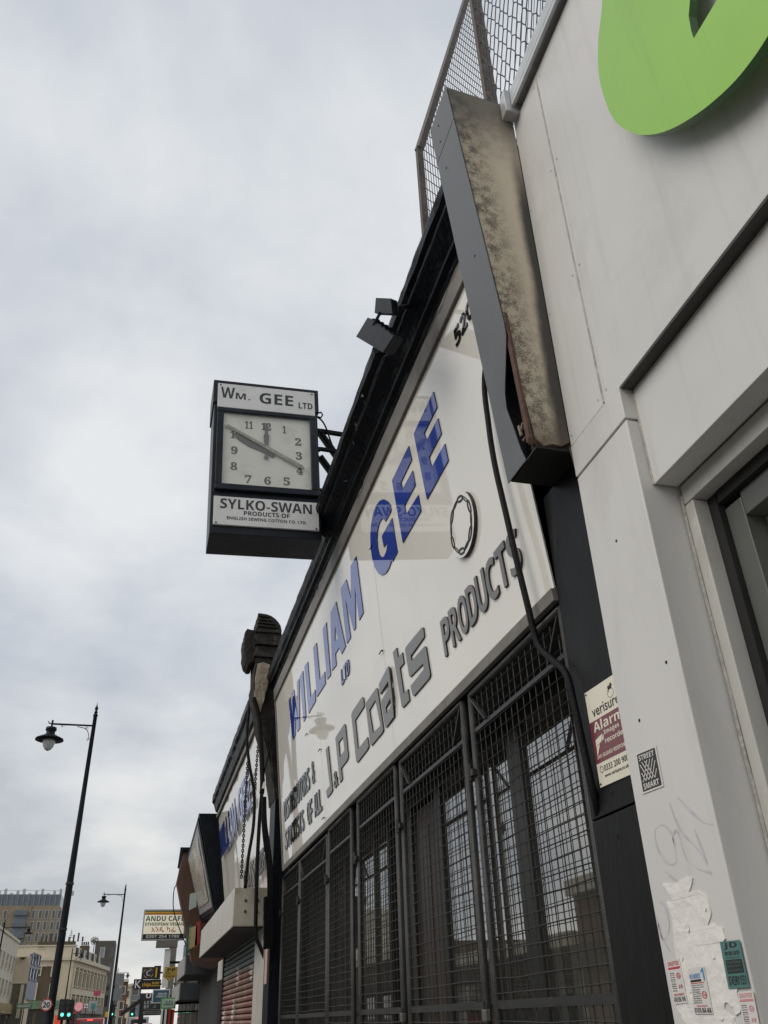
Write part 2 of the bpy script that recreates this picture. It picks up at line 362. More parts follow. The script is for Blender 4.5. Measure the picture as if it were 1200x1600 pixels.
def raised(name, lx, rx, z0, z1, m):
    v = []; f = []
    for y in YS: v += [(lx(y), y, z0), (lx(y), y, z1), (rx(y), y, z1), (rx(y), y, z0)]
    for i in range(len(YS) - 1):
        a = 4 * i
        for k in range(3): f.append((a + k, a + k + 1, a + k + 5, a + k + 4))
    return struct(MB().add(v, f).build(name, m))
raised('pavement', lambda y: interp(road_r, y) + 0.16, lambda y: interp(road_r, y) + 18, -0.01, 0.12, paving)
raised('kerb', lambda y: interp(road_r, y), lambda y: interp(road_r, y) + 0.155, -0.01, 0.125, kerb_m)
raised('pavement_far_side', lambda y: interp(road_l, y) - 18, lambda y: interp(road_l, y) - 0.16, -0.01, 0.12, paving)
raised('kerb_far_side', lambda y: interp(road_l, y) - 0.155, lambda y: interp(road_l, y), -0.01, 0.125, kerb_m)
mb = MB()
for i in range(0, 40):
    y = -20 + i * 6; x = (interp(road_l, y) + interp(road_r, y)) / 2; x2 = (interp(road_l, y + 3) + interp(road_r, y + 3)) / 2
    mb.add([(x - .05, y, .005), (x + .05, y, .005), (x2 + .05, y + 3, .005), (x2 - .05, y + 3, .005)], [(0, 1, 2, 3)])
struct(mb.build('centre_line_marking', paint_w))
mb = MB()
for dx in (0.25, 0.42):
    for y in YS[:-1]:
        a, b = interp(road_r, y) - dx, interp(road_r, y + 5) - dx
        mb.add([(a - .05, y, .005), (a + .05, y, .005), (b + .05, y + 5, .005), (b - .05, y + 5, .005)], [(0, 1, 2, 3)])
struct(mb.build('yellow_line_marking', paint_y))

# ================================================================== GREY CLAD SHOP (right)
gs = thing('grey_clad_shop', (1.6, 0.5, 0.12), 'pale grey clad shop building with green letter on its wall', 'building')
box('wall_panel', 1.5, 1.62, 2.204, 2.49, 3.575, 5.72, clad, gs, 0.003)
box('wall_panel', 1.5, 1.62, -0.60, 2.198, 3.562, 5.72, clad, gs, 0.003)
box('wall_panel', 1.5, 1.62, -4.0, -0.606, 3.562, 5.72, clad, gs, 0.003)
mb = MB(); mb.tube([(1.5005, 2.201, 3.58), (1.5005, 2.201, 5.71)], 0.006, 6); mb.build('joint_seal', seal, gs)
box('shadow_gap', 1.53, 1.61, -4.0, 2.485, 5.721, 5.77, dark_void, gs)  # near-black box, the coping's under-shadow put into its colour
mb = MB(); mb.box(1.452, 1.80, -4.0, 2.40, 5.771, 5.87); mb.box(1.452, 1.47, -4.0, 2.40, 5.735, 5.7705)
mb.build('coping', coping_m, gs, 0.004)
mb = MB(); mb.hexa([(1.42, 2.405, 5.70), (1.42, 2.405, 5.885), (1.56, 2.405, 5.885), (1.50, 2.405, 5.70), (1.425, 2.475, 5.71), (1.425, 2.475, 5.875), (1.56, 2.475, 5.875), (1.50, 2.475, 5.71)])
mb.build('coping_end_cap', coping_m, gs, 0.004)
box('soffit_shade_strip', 1.503, 1.66, -4.0, 2.084, 3.5545, 3.5605, mat('painted soffit shade', (0.05, 0.046, 0.042), 0.7, var=0.3, dirt=(0.12, 0.11, 0.1), dirt_amt=.5), gs)  # dark strip: the shade of the wall's soffit put into colour
box('lintel_panel', 1.55, 1.64, -4.0, 2.082, 3.14, 3.553, clad, gs, 0.003)
box('pillar_cap', 1.497, 1.64, 2.088, 2.488, 3.424, 3.571, clad_lo, gs, 0.003)
pil = box('pillar', 1.5, 1.70, 2.09, 2.486, 0.12, 3.416, clad_lo, gs, 0.004)
mb = MB(); mb.tube([(1.552 + random.uniform(-.002, .002), 2.085, 3.14 + i * 0.05) for i in range(9)], 0.005, 6); mb.build('sealant_bead', seal, gs)
mb = MB(); mb.tube([(1.642 + random.uniform(-.002, .002), 2.081 + random.uniform(-.001, .001), 0.2 + i * 0.1) for i in range(30)], 0.0055, 6); mb.build('sealant_bead', seal, gs)
# window: outer frame, gasket, inner frame, pane
wf = box('window_frame', 1.645, 1.72, 2.03, 2.079, 0.5, 3.06, clad_trim, gs, 0.003)
box('head', 1.645, 1.72, -4.0, 2.079, 3.065, 3.139, clad_trim, wf, 0.003)
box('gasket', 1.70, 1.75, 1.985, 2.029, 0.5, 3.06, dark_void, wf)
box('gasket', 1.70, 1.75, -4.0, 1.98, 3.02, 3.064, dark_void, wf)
inner_m = mat('grey green inner frame', (0.10, 0.105, 0.095), 0.4, var=0.06)
box('inner_stile', 1.722, 1.80, 1.90, 1.984, 0.5, 3.0, inner_m, wf, 0.003)
box('inner_head', 1.722, 1.80, -4.0, 1.898, 2.93, 3.018, inner_m, wf, 0.003)
MB().add([(1.78, -4.0, .5), (1.78, 1.897, .5), (1.78, 1.897, 2.928), (1.78, -4.0, 2.928)], [(0, 3, 2, 1)]).build('pane', glass_mat('bright shop glass', 1.7, (0.75, 0.78, 0.74)), wf)
box('stall_riser', 1.66, 1.9, -4.0, 2.085, 0.12, 0.495, clad_trim, gs)
box('building_body', 1.625, 9.0, -4.0, 2.5, 3.2, 5.70, mat('plain render', (0.35, 0.34, 0.32), 0.9), gs)
room = mat('shop interior wall', (0.5, 0.5, 0.46), 0.9, var=0.05)
box('interior_wall', 4.5, 4.6, -4.0, 2.4, 0.12, 3.19, room, gs)
box('interior_wall', 1.80, 4.49, 2.2, 2.48, 0.12, 3.19, room, gs)
box('interior_floor', 1.9, 4.49, -4.0, 2.19, 0.125, 0.14, mat('shop floor', (0.3, 0.29, 0.27), 0.5), gs)

for y in (2.47, 2.235, 2.17, 1.35, 0.5, -0.3):
    for z in (3.62, 4.3, 5.0, 5.66) if y > 2.1 else (5.66,):
        MB().tube([(1.4975, y, z), (1.502, y, z)], 0.0045, 8).build('rivet', coping_m, gs)
# green letter: only its lower left shows in the photograph
lo = [(1.53, 5.15), (1.4997, 5.0689), (1.5801, 4.9337), (1.6229, 4.8263), (1.6381, 4.7202), (1.6377, 4.6146), (1.6273, 4.4975), (1.5948, 4.38), (1.5419, 4.2668), (1.5005, 4.1972), (1.4289, 4.1063), (1.3426, 4.0235), (1.2298, 3.9432), (1.1207, 3.8879), (1.0386, 3.8659), (0.9503, 3.8622),
      (0.75, 3.88), (0.5, 3.95), (0.3, 4.08), (0.15, 4.25), (0.08, 4.45), (0.08, 4.7), (0.12, 4.95), (0.22, 5.15), (0.40, 5.33), (0.65, 5.44), (0.95, 5.46), (1.2, 5.42), (1.4, 5.33), (1.5, 5.24)]
lo = [(1.62, 4.83) if abs(p[1] - 4.8263) < 1e-6 else p for p in lo]
def smooth_loop(P, k=4):
    out = []; n = len(P)
    for i in range(n):
        p0, p1, p2, p3 = P[i - 1], P[i], P[(i + 1) % n], P[(i + 2) % n]
        for j in range(k):
            t = j / k
            out.append(tuple(0.5 * (2 * p1[c] + (p2[c] - p0[c]) * t + (2 * p0[c] - 5 * p1[c] + 4 * p2[c] - p3[c]) * t * t + (3 * p1[c] - p0[c] - 3 * p2[c] + p3[c]) * t ** 3) for c in (0, 1)))
    return out
hole = [(1.1733, 4.2279), (1.1718, 4.2689), (1.1607, 4.3347), (1.1347, 4.3818), (1.09, 4.52), (1.02, 4.70), (0.9, 4.86), (0.78, 4.93), (0.66, 4.92), (0.58, 4.82), (0.55, 4.65), (0.58, 4.45), (0.66, 4.30), (0.8, 4.215), (0.95, 4.21), (1.0498, 4.222)]
V, F = outline(loops=[[(-a, b) for a, b in smooth_loop(lo)], [(-a, b) for a, b in hole]])
mb = MB(); solid(mb, V, F, lambda a, b, d: Vector((1.43 - d, -a, b)), 0.03, 0, 1)
gl = mb.build('green_sign_letter', [green, green_side], None, label='big bright green raised letter on the grey clad wall', category='sign letter')
mb = MB()
for y, z in ((1.35, 4.3), (0.8, 4.05), (0.3, 4.6)): mb.tube([(1.431, y, z), (1.4995, y, z)], 0.012, 6)
mb.build('standoff', black_metal, gl)

# ---- things stuck on the pillar
def wall_fn(X, y0, z0=0.0): return lambda u, v, d: Vector((X - d, y0 - u, z0 + v))
def sticker(name, quad, label, cat='sticker', X=1.4985, base_m=sticker_w, th=0.0012):
    """quad: (y, z) of top-left, top-right, bottom-right, bottom-left. Returns object and a fn(u, v, d) over the unit square"""
    tl, tr_, br, bl = quad
    def fn(u, v, d):
        y = (tl[0] * (1 - u) + tr_[0] * u) * v + (bl[0] * (1 - u) + br[0] * u) * (1 - v)
        z = (tl[1] * (1 - u) + tr_[1] * u) * v + (bl[1] * (1 - u) + br[1] * u) * (1 - v)
        return Vector((X - d, y, z))
    mb = MB(); rect_on(mb, fn, 0, 1, 0, 1, 0, th)
    o = mb.build(name, base_m, None, label=label, category=cat)
    return o, (lambda u, v, d: fn(u, v, d + th))
# torn poster
P = [(2.4114, 1.9151), (2.3395, 1.9101), (2.2752, 1.9158), (2.2497, 1.911), (2.2705, 1.8859), (2.282, 1.8776), (2.2367, 1.8762), (2.2054, 1.863), (2.1983, 1.8421), (2.1964, 1.8155), (2.2241, 1.788), (2.1929, 1.793), (2.1855, 1.7807), (2.1577, 1.777), (2.1566, 1.7504), (2.1792, 1.742), (2.1879, 1.6389), (2.1502, 1.6353), (2.1576, 1.6284), (2.1509, 1.5954), (2.1601, 1.5839), (2.1832, 1.5772), (2.1869, 1.596), (2.2149, 1.6072), (2.2259, 1.5918), (2.212, 1.5798), (2.1919, 1.5726), (2.18, 1.50), (2.22, 1.42), (2.30, 1.38), (2.40, 1.40), (2.43, 1.47), (2.4206, 1.5588), (2.4575, 1.6054), (2.4051, 1.6122), (2.3915, 1.7034), (2.4046, 1.7202), (2.4087, 1.7313), (2.3902, 1.8237), (2.4026, 1.8676), (2.3651, 1.8662), (2.3921, 1.8952)]
Q = []
for i, p in enumerate(P):
    q = P[(i + 1) % len(P)]; n = max(1, int(math.hypot(p[0] - q[0], p[1] - q[1]) / 0.009))
    for j in range(n):
        t = j / n; w = 0.0022 if j else 0
        Q.append((-(p[0] + (q[0] - p[0]) * t + random.uniform(-w, w)), p[1] + (q[1] - p[1]) * t + random.uniform(-w, w)))
V, F = outline(loops=[Q])
mb = MB(); solid(mb, V, F, lambda a, b, d: Vector((1.4995 - d - (0.0015 if d else 0) * max(0, noise.noise((a * 45, b * 45, 3))), -a, b)), 0.003)
tp = mb.build('torn_poster', paper_w, None, label='torn remains of a white poster pasted on the grey pillar', category='poster')
for i in range(7):                                              # curled scraps and under-layers of older paper
    cy_, cz_ = random.uniform(2.20, 2.38), random.uniform(1.56, 1.88); n_ = 9; r_ = random.uniform(.005, .011); a_ = random.uniform(0, 6)
    ring = [(cy_ + r_ * (.6 + .6 * random.random()) * math.cos(a_ + k * .7), cz_ + r_ * (.5 + .7 * random.random()) * math.sin(a_ + k * .7)) for k in range(n_)]
    v = [(1.4948 - (.004 * random.random() if k % 3 == 0 else 0), y, z) for k, (y, z) in enumerate(ring)]
    MB().add(v, [tuple(range(n_))]).build('paper_scrap', paper_w, tp)
o, fn = sticker('sticker', [(2.425, 2.3075), (2.3024, 2.3007), (2.303, 2.1763), (2.4284, 2.1801)], 'black and white sticker with a diamond lattice on the grey pillar')
mb = MB(); rect_on(mb, fn, .06, .94, .045, .955, 0, .0008); mb.build('black_field', sticker_k, o)
mb = MB(); text_on(mb, bold('STREET'), fn, .13, .78, .74, .13, .0014, off=0); text_on(mb, bold('SMART'), fn, .14, .08, .72, .14, .0014)
for k in range(5):
    for sg in (1, -1):
        a = (.16 + .14 * k, .26); b = (.16 + .14 * k + sg * .34, .74)
        t0 = 0
        if b[0] > .86: t = (.86 - a[0]) / (b[0] - a[0]); b = (.86, a[1] + (b[1] - a[1]) * t)
        if b[0] < .14: t = (.14 - a[0]) / (b[0] - a[0]); b = (.14, a[1] + (b[1] - a[1]) * t)
        mb.hexa([fn(a[0] - .015, a[1], .0014), fn(a[0] + .015, a[1], .0014), fn(b[0] + .015, b[1], .0014), fn(b[0] - .015, b[1], .0014), fn(a[0] - .015, a[1], 0), fn(a[0] + .015, a[1], 0), fn(b[0] + .015, b[1], 0), fn(b[0] - .015, b[1], 0)])
mb.build('lettering', sticker_w, o)
o, fn = sticker('sticker', [(2.1805, 1.7446), (2.0952, 1.7432), (2.0968, 1.6372), (2.1851, 1.6364)], 'teal trade sticker with black lettering at the pillar edge', X=1.4955, base_m=teal)
mb = MB(); text_on(mb, bold('JD'), fn, .15, .82, .68, .15, .0006); text_on(mb, bold('SHOP FRONT & SHUTTER'), fn, .14, .69, .74, .09, .0006)
text_on(mb, '24/7 Emergency Service', fn, .18, .62, .66, .045, .0006); rect_on(mb, fn, .12, .92, .31, .60, 0, .0006); text_on(mb, bold('07459011551'), fn, .1, .06, .84, .2, .0006)
mb.build('lettering', sticker_k, o)
mb = MB()
for i, s in enumerate(('Wood & Aluminium', 'Shopfront, Shutters', 'Glazing, Glass Door')): text_on(mb, s, fn, .17, .52 - i * .09, .7, .06, .0009)
mb.build('lettering', teal, o)
def shut(quad, label, red, num):
    o, fn = sticker('sticker', quad, label, X=1.4955)
    mb = MB(); text_on(mb, bold('SHUTFIX'), fn, .08, .86, .84, .1, .0006); rect_on(mb, fn, .05, .95, .78, .83, 0, .0006)
    V, F = outline(loops=[[(.72 + .16 * math.cos(t * .4), .62 + .07 * math.sin(t * .4)) for t in range(16)], [(.72 + .12 * math.cos(t * .4), .62 + .05 * math.sin(t * .4)) for t in range(16)]])
    solid(mb, V, F, fn, .0006); text_on(mb, bold('24'), fn, .63, .59, .18, .06, .0006); text_on(mb, bold('24 HR'), fn, .58, .33, .3, .09, .0006); text_on(mb, bold('0749 300000')[:5] if False else bold('FREE ESTIMATES'), fn, .12, .175, .75, .05, .0006)
    mb.build('print', red, o)
    mb = MB()
    for i in range(9): text_on(mb, bold(('Shutters', 'Shop Front', 'Glazing', 'Doors', 'Key Lock', 'Grilles', 'Motors', 'Welding', 'Service')[i]), fn, .1, .68 - i * .05, .34, .032, .0006)
    text_on(mb, bold(num), fn, .06, .04, .86, .11, .0006)
    mb.build('lettering', sticker_k, o)
shut([(2.4592, 1.7158), (2.3897, 1.718), (2.3874, 1.6093), (2.4565, 1.6067)], 'white sticker with strong red heading near the black pilaster', print_red, '0745 856 1945')
shut([(2.1494, 1.6282), (2.0869, 1.6299), (2.0908, 1.5296), (2.1552, 1.5294)], 'white sticker with faded pink heading below the teal sticker', print_pink, '0745 856 1945')
o, fn = sticker('sticker', [(2.3531, 1.69), (2.2752, 1.693), (2.2766, 1.5816), (2.3621, 1.5824)], 'white sticker with blue heading on the torn poster', X=1.4950)
mb = MB(); text_on(mb, bold('NUMBER'), fn, .03, .76, .66, .11, .0006); text_on(mb, bold('1'), fn, .74, .7, .2, .27, .0006); mb.build('lettering', print_blue, o)
mb = MB(); rect_on(mb, fn, .05, .7, .69, .74, 0, .0006)
for i in range(9): text_on(mb, bold(('Shutters & Shop Fronts', 'Garage Doors & Gates', 'Roller Shutter', 'Fire Shutter', 'Door Fitting', 'Emergency', 'Grilles', 'Locks', 'Motors')[i]), fn, .08, .60 - i * .047, .46 if i > 1 else .7, .03, .0006)
text_on(mb, bold('07476 864 468'), fn, .04, .02, .92, .11, .0006); mb.build('lettering', sticker_k, o)
mb = MB(); rect_on(mb, fn, .05, .85, .655, .67, 0, .0006)
V, F = outline(loops=[[(.74 + .15 * math.cos(t * .4), .4 + .08 * math.sin(t * .4)) for t in range(16)], [(.74 + .11 * math.cos(t * .4), .4 + .06 * math.sin(t * .4)) for t in range(16)]])
solid(mb, V, F, fn, .0006); text_on(mb, bold('24'), fn, .66, .37, .17, .06, .0006); text_on(mb, bold('FREE ESTIMATES'), fn, .2, .15, .6, .035, .0006); mb.build('print', print_red, o)
# faded marker scrawl
def px_line(pts, X, o, s): return [at(o[0] + a / s, o[1] + b / s, X, 'X') for a, b in pts]
def ribbon(mb, pts, w):
    pts2 = []
    for i in range(len(pts) - 1):
        p0, p1, p2, p3 = pts[max(0, i - 1)], pts[i], pts[i + 1], pts[min(len(pts) - 1, i + 2)]
        for j in range(6):
            t = j / 6; pts2.append(0.5 * (2 * p1 + (p2 - p0) * t + (2 * p0 - 5 * p1 + 4 * p2 - p3) * t * t + (3 * p1 - p0 - 3 * p2 + p3) * t ** 3))
    pts2.append(pts[-1]); v = []; f = []
    for i, p in enumerate(pts2):
        d = (pts2[min(i + 1, len(pts2) - 1)] - pts2[max(i - 1, 0)]); q = Vector((0, -d.z, d.y)).normalized() * w * (0.6 + 0.5 * math.sin(i * .3))
        v += [p - q, p + q]
    for i in range(len(pts2) - 1): f.append((2 * i, 2 * i + 1, 2 * i + 3, 2 * i + 2))
    mb.add(v, f); return mb
mb = MB()
for pts in ([(495, 680), (540, 790), (620, 880), (650, 940)], [(530, 655), (590, 720), (640, 760), (680, 770)], [(520, 860), (500, 800), (465, 770), (435, 800), (450, 880), (490, 930), (525, 920), (510, 820), (530, 800), (560, 900), (610, 950), (670, 970)], [(480, 965), (520, 1000), (560, 1010)], [(455, 1090), (480, 1120), (495, 1200), (470, 1250), (450, 1180)], [(440, 1150), (460, 1230), (500, 1300)], [(600, 790), (630, 870), (655, 935)]):
    ribbon(mb, px_line(pts, 1.4992, (860, 1000), 2.667), 0.0045)
mb.build('graffiti_scrawl', tag_ink, gs)
for (y, z) in ((2.3, 3.03), (2.16, 2.52), (2.37, 2.4)):
    MB().tube([(1.4992, y, z), (1.503, y, z)], 0.006, 8).build('screw_hole', dark_void, gs)

# ================================================================== BLACK FRONTED SHOP
bs_ = thing('black_fronted_shop', (1.9, 6.4, 0.12), 'black fronted shop with tall white fascia and wire window gates', 'building')
# stone / panelled pilaster at its near end
p1 = box('pilaster_panel', 1.54, 1.75, 2.492, 2.865, 0.12, 2.178, black_pilaster, bs_, 0.003)
box('pilaster_panel', 1.54, 1.75, 2.492, 2.865, 2.184, 3.56, black_pilaster, bs_, 0.003)
mb = MB()
for (y, z) in ((2.70, 2.10), (2.56, 2.23), (2.83, 3.45), (2.69, 2.24), (2.8, 3.3)): mb.tube([(1.5385, y, z), (1.545, y, z)], 0.008, 8)
mb.build('screw_holes', mat('void', (0.003, 0.003, 0.003), 0.9), bs_)
SB, ST = Vector((1.54, 0, 3.125)), Vector((1.377, 0, 5.08))
SVD = (ST - SB).normalized(); SN = Vector((-SVD.z, 0, SVD.x))        # the fascia leans out over the pavement
SH = (ST - SB).length; SYL = 10.30
def sgn(u, v, d): return Vector((SB.x, SYL - u, SB.z)) + SVD * v + SN * d
wallcol = mat('black shop wall paint', (0.016, 0.016, 0.017), 0.6, var=0.3)
box('upper_wall', 1.62, 9.0, 2.52, 10.9, 3.2, 5.45, wallcol, bs_)
box('beam', 1.60, 1.9, 2.87, 10.40, 3.052, 3.199, wallcol, bs_)
# window wall behind the gates
fm = mat('shopfront mullion', (0.022, 0.021, 0.02), 0.4, var=0.2)
fy = [3.40, 4.23, 5.56, 5.62, 6.25, 6.9, 7.35, 8.5, 9.25, 10.4]
for i, y in enumerate(fy): box('mullion', 1.862, 1.92, y - (.09 if i == 1 else .03), y + (.09 if i == 1 else .03), 0.5, 3.05, fm, bs_, 0.004)
for a, b in zip(fy, fy[1:]):
    if (a, b) in ((5.62, 6.25), (6.25, 6.9)): continue
    w = MB().add([(1.885, a + .036, .61), (1.885, b - .036, .61), (1.885, b - .036, 2.924), (1.885, a + .036, 2.924)], [(0, 3, 2, 1)]).build('window_pane', shop_glass, bs_)
box('end_wall', 1.86, 1.96, 2.87, 3.365, .12, 3.05, wallcol, bs_)
box('transom', 1.865, 1.915, 2.92, 10.36, 2.925, 3.048, fm, bs_)
box('stall_riser', 1.80, 1.98, 2.88, 10.4, 0.12, 0.60, fm, bs_)
dr = box('door', 1.90, 1.95, 5.73, 6.80, 0.14, 2.90, mat('brown shop door', (0.05, 0.035, 0.028), 0.5, var=0.3, stretch=(1, 1, .2)), bs_, 0.005)
for z0, z1 in ((0.3, 1.2), (1.35, 2.75)): box('door_panel', 1.893, 1.899, 5.9, 6.62, z0, z1, mat('door panel', (0.035, 0.028, 0.024), 0.4, var=0.3), dr)
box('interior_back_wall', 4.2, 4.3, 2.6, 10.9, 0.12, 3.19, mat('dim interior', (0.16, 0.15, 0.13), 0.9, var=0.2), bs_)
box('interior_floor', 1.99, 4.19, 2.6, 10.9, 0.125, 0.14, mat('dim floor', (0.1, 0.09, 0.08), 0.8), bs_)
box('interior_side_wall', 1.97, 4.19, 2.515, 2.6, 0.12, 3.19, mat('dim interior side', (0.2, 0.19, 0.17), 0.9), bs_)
mb = MB()
for i in range(6): mb.box(3.2, 4.1, 3.2 + i * 1.2, 4.0 + i * 1.2, 0.14, 0.9 + 0.5 * random.random())
mb.build('display_shelving', mat('brown shelving', (0.12, 0.08, 0.045), 0.7, var=0.4), bs_)
mb = MB()
for i in range(5): mb.box(2.6, 2.62, 3.0 + i * 0.62, 3.5 + i * 0.62, 0.9, 2.9)
mb.build('blind', mat('pale window blind', (0.38, 0.37, 0.34), 0.8, var=0.1), bs_)

# ---- fascia sign
sg = thing('fascia_sign', (1.46, 6.4, 3.1), 'long white fascia sign with slanted blue and grey letters above the wire gates', 'shop sign')
seams = [0.0, 2.53, 4.89, 7.43]
for a, b in zip(seams, seams[1:]):
    mb = MB(); n = 6; v = []; f = []
    bow = 0.0008
    for i in range(n + 1):
        for j in range(5):
            u = a + .002 + (b - a - .004) * i / n; vv = SH * j / 4
            d = bow * math.sin(math.pi * i / n) * math.sin(math.pi * j / 4) + 0.0005 * noise.noise((u * 1.3, vv * 1.3, 5))
            v.append(sgn(u, vv, d))
    for i in range(n):
        for j in range(4): f.append((i * 5 + j, (i + 1) * 5 + j, (i + 1) * 5 + j + 1, i * 5 + j + 1))
    mb.add(v, f); o = mb.build('sign_panel', white_board, sg, smooth=True)
    mod = o.modifiers.new('thick', 'SOLIDIFY'); mod.thickness = 0.006; mod.offset = -1; mod.use_rim = False
mb = MB(); rect_on(mb, sgn, -.03, 7.425, -0.06, -0.002, -.01, .022); mb.build('bottom_trim', strip_m, sg, 0.003)
mb = MB(); rect_on(mb, sgn, -.035, 7.5, SH + .002, SH + .15, -.02, .028); mb.build('top_trim', strip_m, sg, 0.003)
mb = MB(); rect_on(mb, sgn, -.035, -.002, -.06, SH, -.01, .022); mb.build('side_trim', strip_m, sg, 0.003)
mb = MB(); rect_on(mb, sgn, -.035, 7.5, SH + .151, SH + .175, -.02, .012); mb.build('trim_shadow_bead', black_metal, sg)  # black bead stands in for the shadow line above the trim
GLYPH={
 'E2':[(6.553,1.733),(6.566,1.607),(6.3,1.604),(6.324,1.531),(6.55,1.534),(6.561,1.414),(6.316,1.41),(6.333,1.326),(6.586,1.323),(6.593,1.202),(6.175,1.194),(6.127,1.724)],
 'E1':[(6.001,1.715),(6.019,1.595),(5.753,1.588),(5.762,1.523),(6.005,1.517),(6.017,1.401),(5.76,1.398),(5.765,1.326),(6.041,1.308),(6.046,1.19),(5.626,1.187),(5.578,1.713)],
 'G':[(5.345,1.701),(5.432,1.627),(5.47,1.578),(5.474,1.538),(5.458,1.527),(5.309,1.534),(5.289,1.57),(5.238,1.6),(5.166,1.605),(5.105,1.58),(5.066,1.525),(5.055,1.455),(5.074,1.392),(5.125,1.336),(5.189,1.316),(5.246,1.322),(5.286,1.348),(5.302,1.37),(5.206,1.38),(5.19,1.479),(5.468,1.471),(5.49,1.193),(5.361,1.186),(5.335,1.206),(5.314,1.195),(5.249,1.183),(5.169,1.187),(5.074,1.219),(4.989,1.282),(4.926,1.361),(4.887,1.457),(4.882,1.559),(4.91,1.644),(4.968,1.713),(5.047,1.757),(5.14,1.77),(5.246,1.748)],
 'M':[(4.055,1.683),(4.159,1.448),(4.245,1.716),(4.448,1.701),(4.481,1.188),(4.34,1.183),(4.315,1.494),(4.21,1.175),(4.142,1.179),(3.975,1.543),(4.022,1.168),(3.877,1.171),(3.842,1.697)],
 'A':[(3.623,1.673),(3.824,1.168),(3.668,1.161),(3.603,1.247),(3.437,1.252),(3.437,1.147),(3.254,1.161),(3.388,1.674)],
 'Ah':[(3.52,1.489),(3.583,1.337),(3.46,1.364)],
 'I2':[(3.177,1.665),(3.183,1.145),(3.029,1.16),(3.009,1.669)],
 'L2':[(2.68,1.661),(2.713,1.267),(2.954,1.263),(2.94,1.151),(2.526,1.163),(2.517,1.675)],
 'L1':[(2.189,1.649),(2.218,1.259),(2.46,1.258),(2.439,1.149),(2.062,1.144),(2.002,1.664)],
 'I1':[(1.903,1.654),(1.911,1.151),(1.767,1.147),(1.703,1.663)],
 'W':[(0.937,1.65),(1.059,1.65),(1.149,1.318),(1.194,1.65),(1.304,1.654),(1.44,1.283),(1.526,1.667),(1.655,1.656),(1.532,1.15),(1.373,1.155),(1.32,1.347),(1.239,1.157),(1.068,1.153)],
 's':[(5.77,0.519),(5.794,0.505),(5.789,0.45),(5.491,0.442),(5.494,0.406),(5.769,0.396),(5.792,0.38),(5.799,0.206),(5.774,0.193),(5.446,0.192),(5.429,0.202),(5.409,0.27),(5.702,0.276),(5.706,0.31),(5.425,0.325),(5.409,0.338),(5.393,0.521),(5.42,0.531)],
 't':[(5.218,0.604),(5.225,0.531),(5.327,0.528),(5.331,0.453),(5.236,0.456),(5.249,0.275),(5.346,0.272),(5.351,0.197),(5.195,0.198),(5.177,0.21),(5.125,0.609)],
 'a':[(5.008,0.552),(5.037,0.53),(5.036,0.322),(4.99,0.204),(4.765,0.194),(4.745,0.207),(4.712,0.394),(4.736,0.402),(4.987,0.41),(4.982,0.455),(4.707,0.453),(4.702,0.522),(4.723,0.532)],
 'ah':[(4.811,0.323),(4.97,0.335),(4.979,0.29),(4.814,0.277)],
 'o':[(4.627,0.527),(4.654,0.51),(4.694,0.205),(4.655,0.191),(4.338,0.188),(4.309,0.207),(4.289,0.519),(4.318,0.523)],
 'oh':[(4.572,0.458),(4.63,0.25),(4.415,0.258),(4.379,0.442)],
 'C':[(4.205,0.6),(4.247,0.575),(4.238,0.517),(3.93,0.503),(3.935,0.271),(4.245,0.277),(4.261,0.207),(4.21,0.194),(3.87,0.183),(3.844,0.202),(3.822,0.576),(3.86,0.594)],
 'P':[(3.55,0.587),(3.587,0.563),(3.597,0.307),(3.544,0.286),(3.309,0.282),(3.32,0.19),(3.221,0.181),(3.185,0.567),(3.229,0.575)],
 'Ph':[(3.29,0.503),(3.469,0.503),(3.483,0.386),(3.298,0.375)],
 'J':[(2.866,0.589),(2.911,0.195),(2.858,0.181),(2.664,0.179),(2.646,0.246),(2.817,0.252),(2.755,0.589)],
}
def trace(name_key, holes=(), m=(blue_l, blue_s), depth=0.009, bend=None):
    V, F = outline(loops=[GLYPH[name_key]] + [GLYPH[h] for h in holes])
    mb = MB(); solid(mb, V, F, (lambda u, v, d: sgn(u, v, d + 0.005 + (bend(u, v) if bend else 0.0))), depth, 0, 1)
    return mb.build('letter', list(m), sg)
for k in ('W', 'I1', 'L1', 'L2', 'I2', 'M', 'G', 'E1', 'E2'): trace(k)
trace('A', ('Ah',))
gm = (grey_l, grey_s)
for k, h in (('J', ()), ('P', ('Ph',)), ('C', ()), ('o', ('oh',)), ('t', ()), ('s', ())): trace(k, h, gm, 0.011)
trace('a', ('ah',), gm, 0.011, bend=lambda u, v: max(0.0, (u - 4.85)) * 0.11 * (0.3 + 0.7 * min(1, max(0, 1 - abs(v - 0.42) * 5))))
def word(body, u0, u1, v0, v1, m, depth, off=0.0, shear=0.0, gap=0.12, widths=None, tf=bold):
    wd = [(widths or {}).get(c, 1.0) for c in body]; tot = sum(wd) + gap * (len(body) - 1); k = (u1 - u0) / tot; u = u0
    for c, w in zip(body, wd):
        if c != ' ':
            mb = MB(); text_on(mb, tf(c), sgn, u, v0, w * k, v1 - v0, depth, 0, 1, off=off, shear=shear, base=0.005)
            mb.build('letter', list(m), sg)
        u += (w + gap) * k
word('LTD', 3.575, 3.885, 0.912, 1.04, (blue_l, blue_s), 0.012, shear=0.12)
word('&', 2.985, 3.145, 0.183, 0.318, gm, 0.012)
word('PRODUCTS', 6.085, 7.215, 0.205, 0.418, gm, 0.012, gap=0.10)
bm_ = (black_l, grey_s)
word('DISTRIBUTORS', 0.235, 1.89, 0.44, 0.655, bm_, 0.012, gap=0.16, widths={'I': 0.4})
word('&', 2.03, 2.16, 0.44, 0.655, bm_, 0.012)
word('STOCKISTS', 0.24, 1.45, 0.13, 0.335, bm_, 0.012, gap=0.16, widths={'I': 0.4})
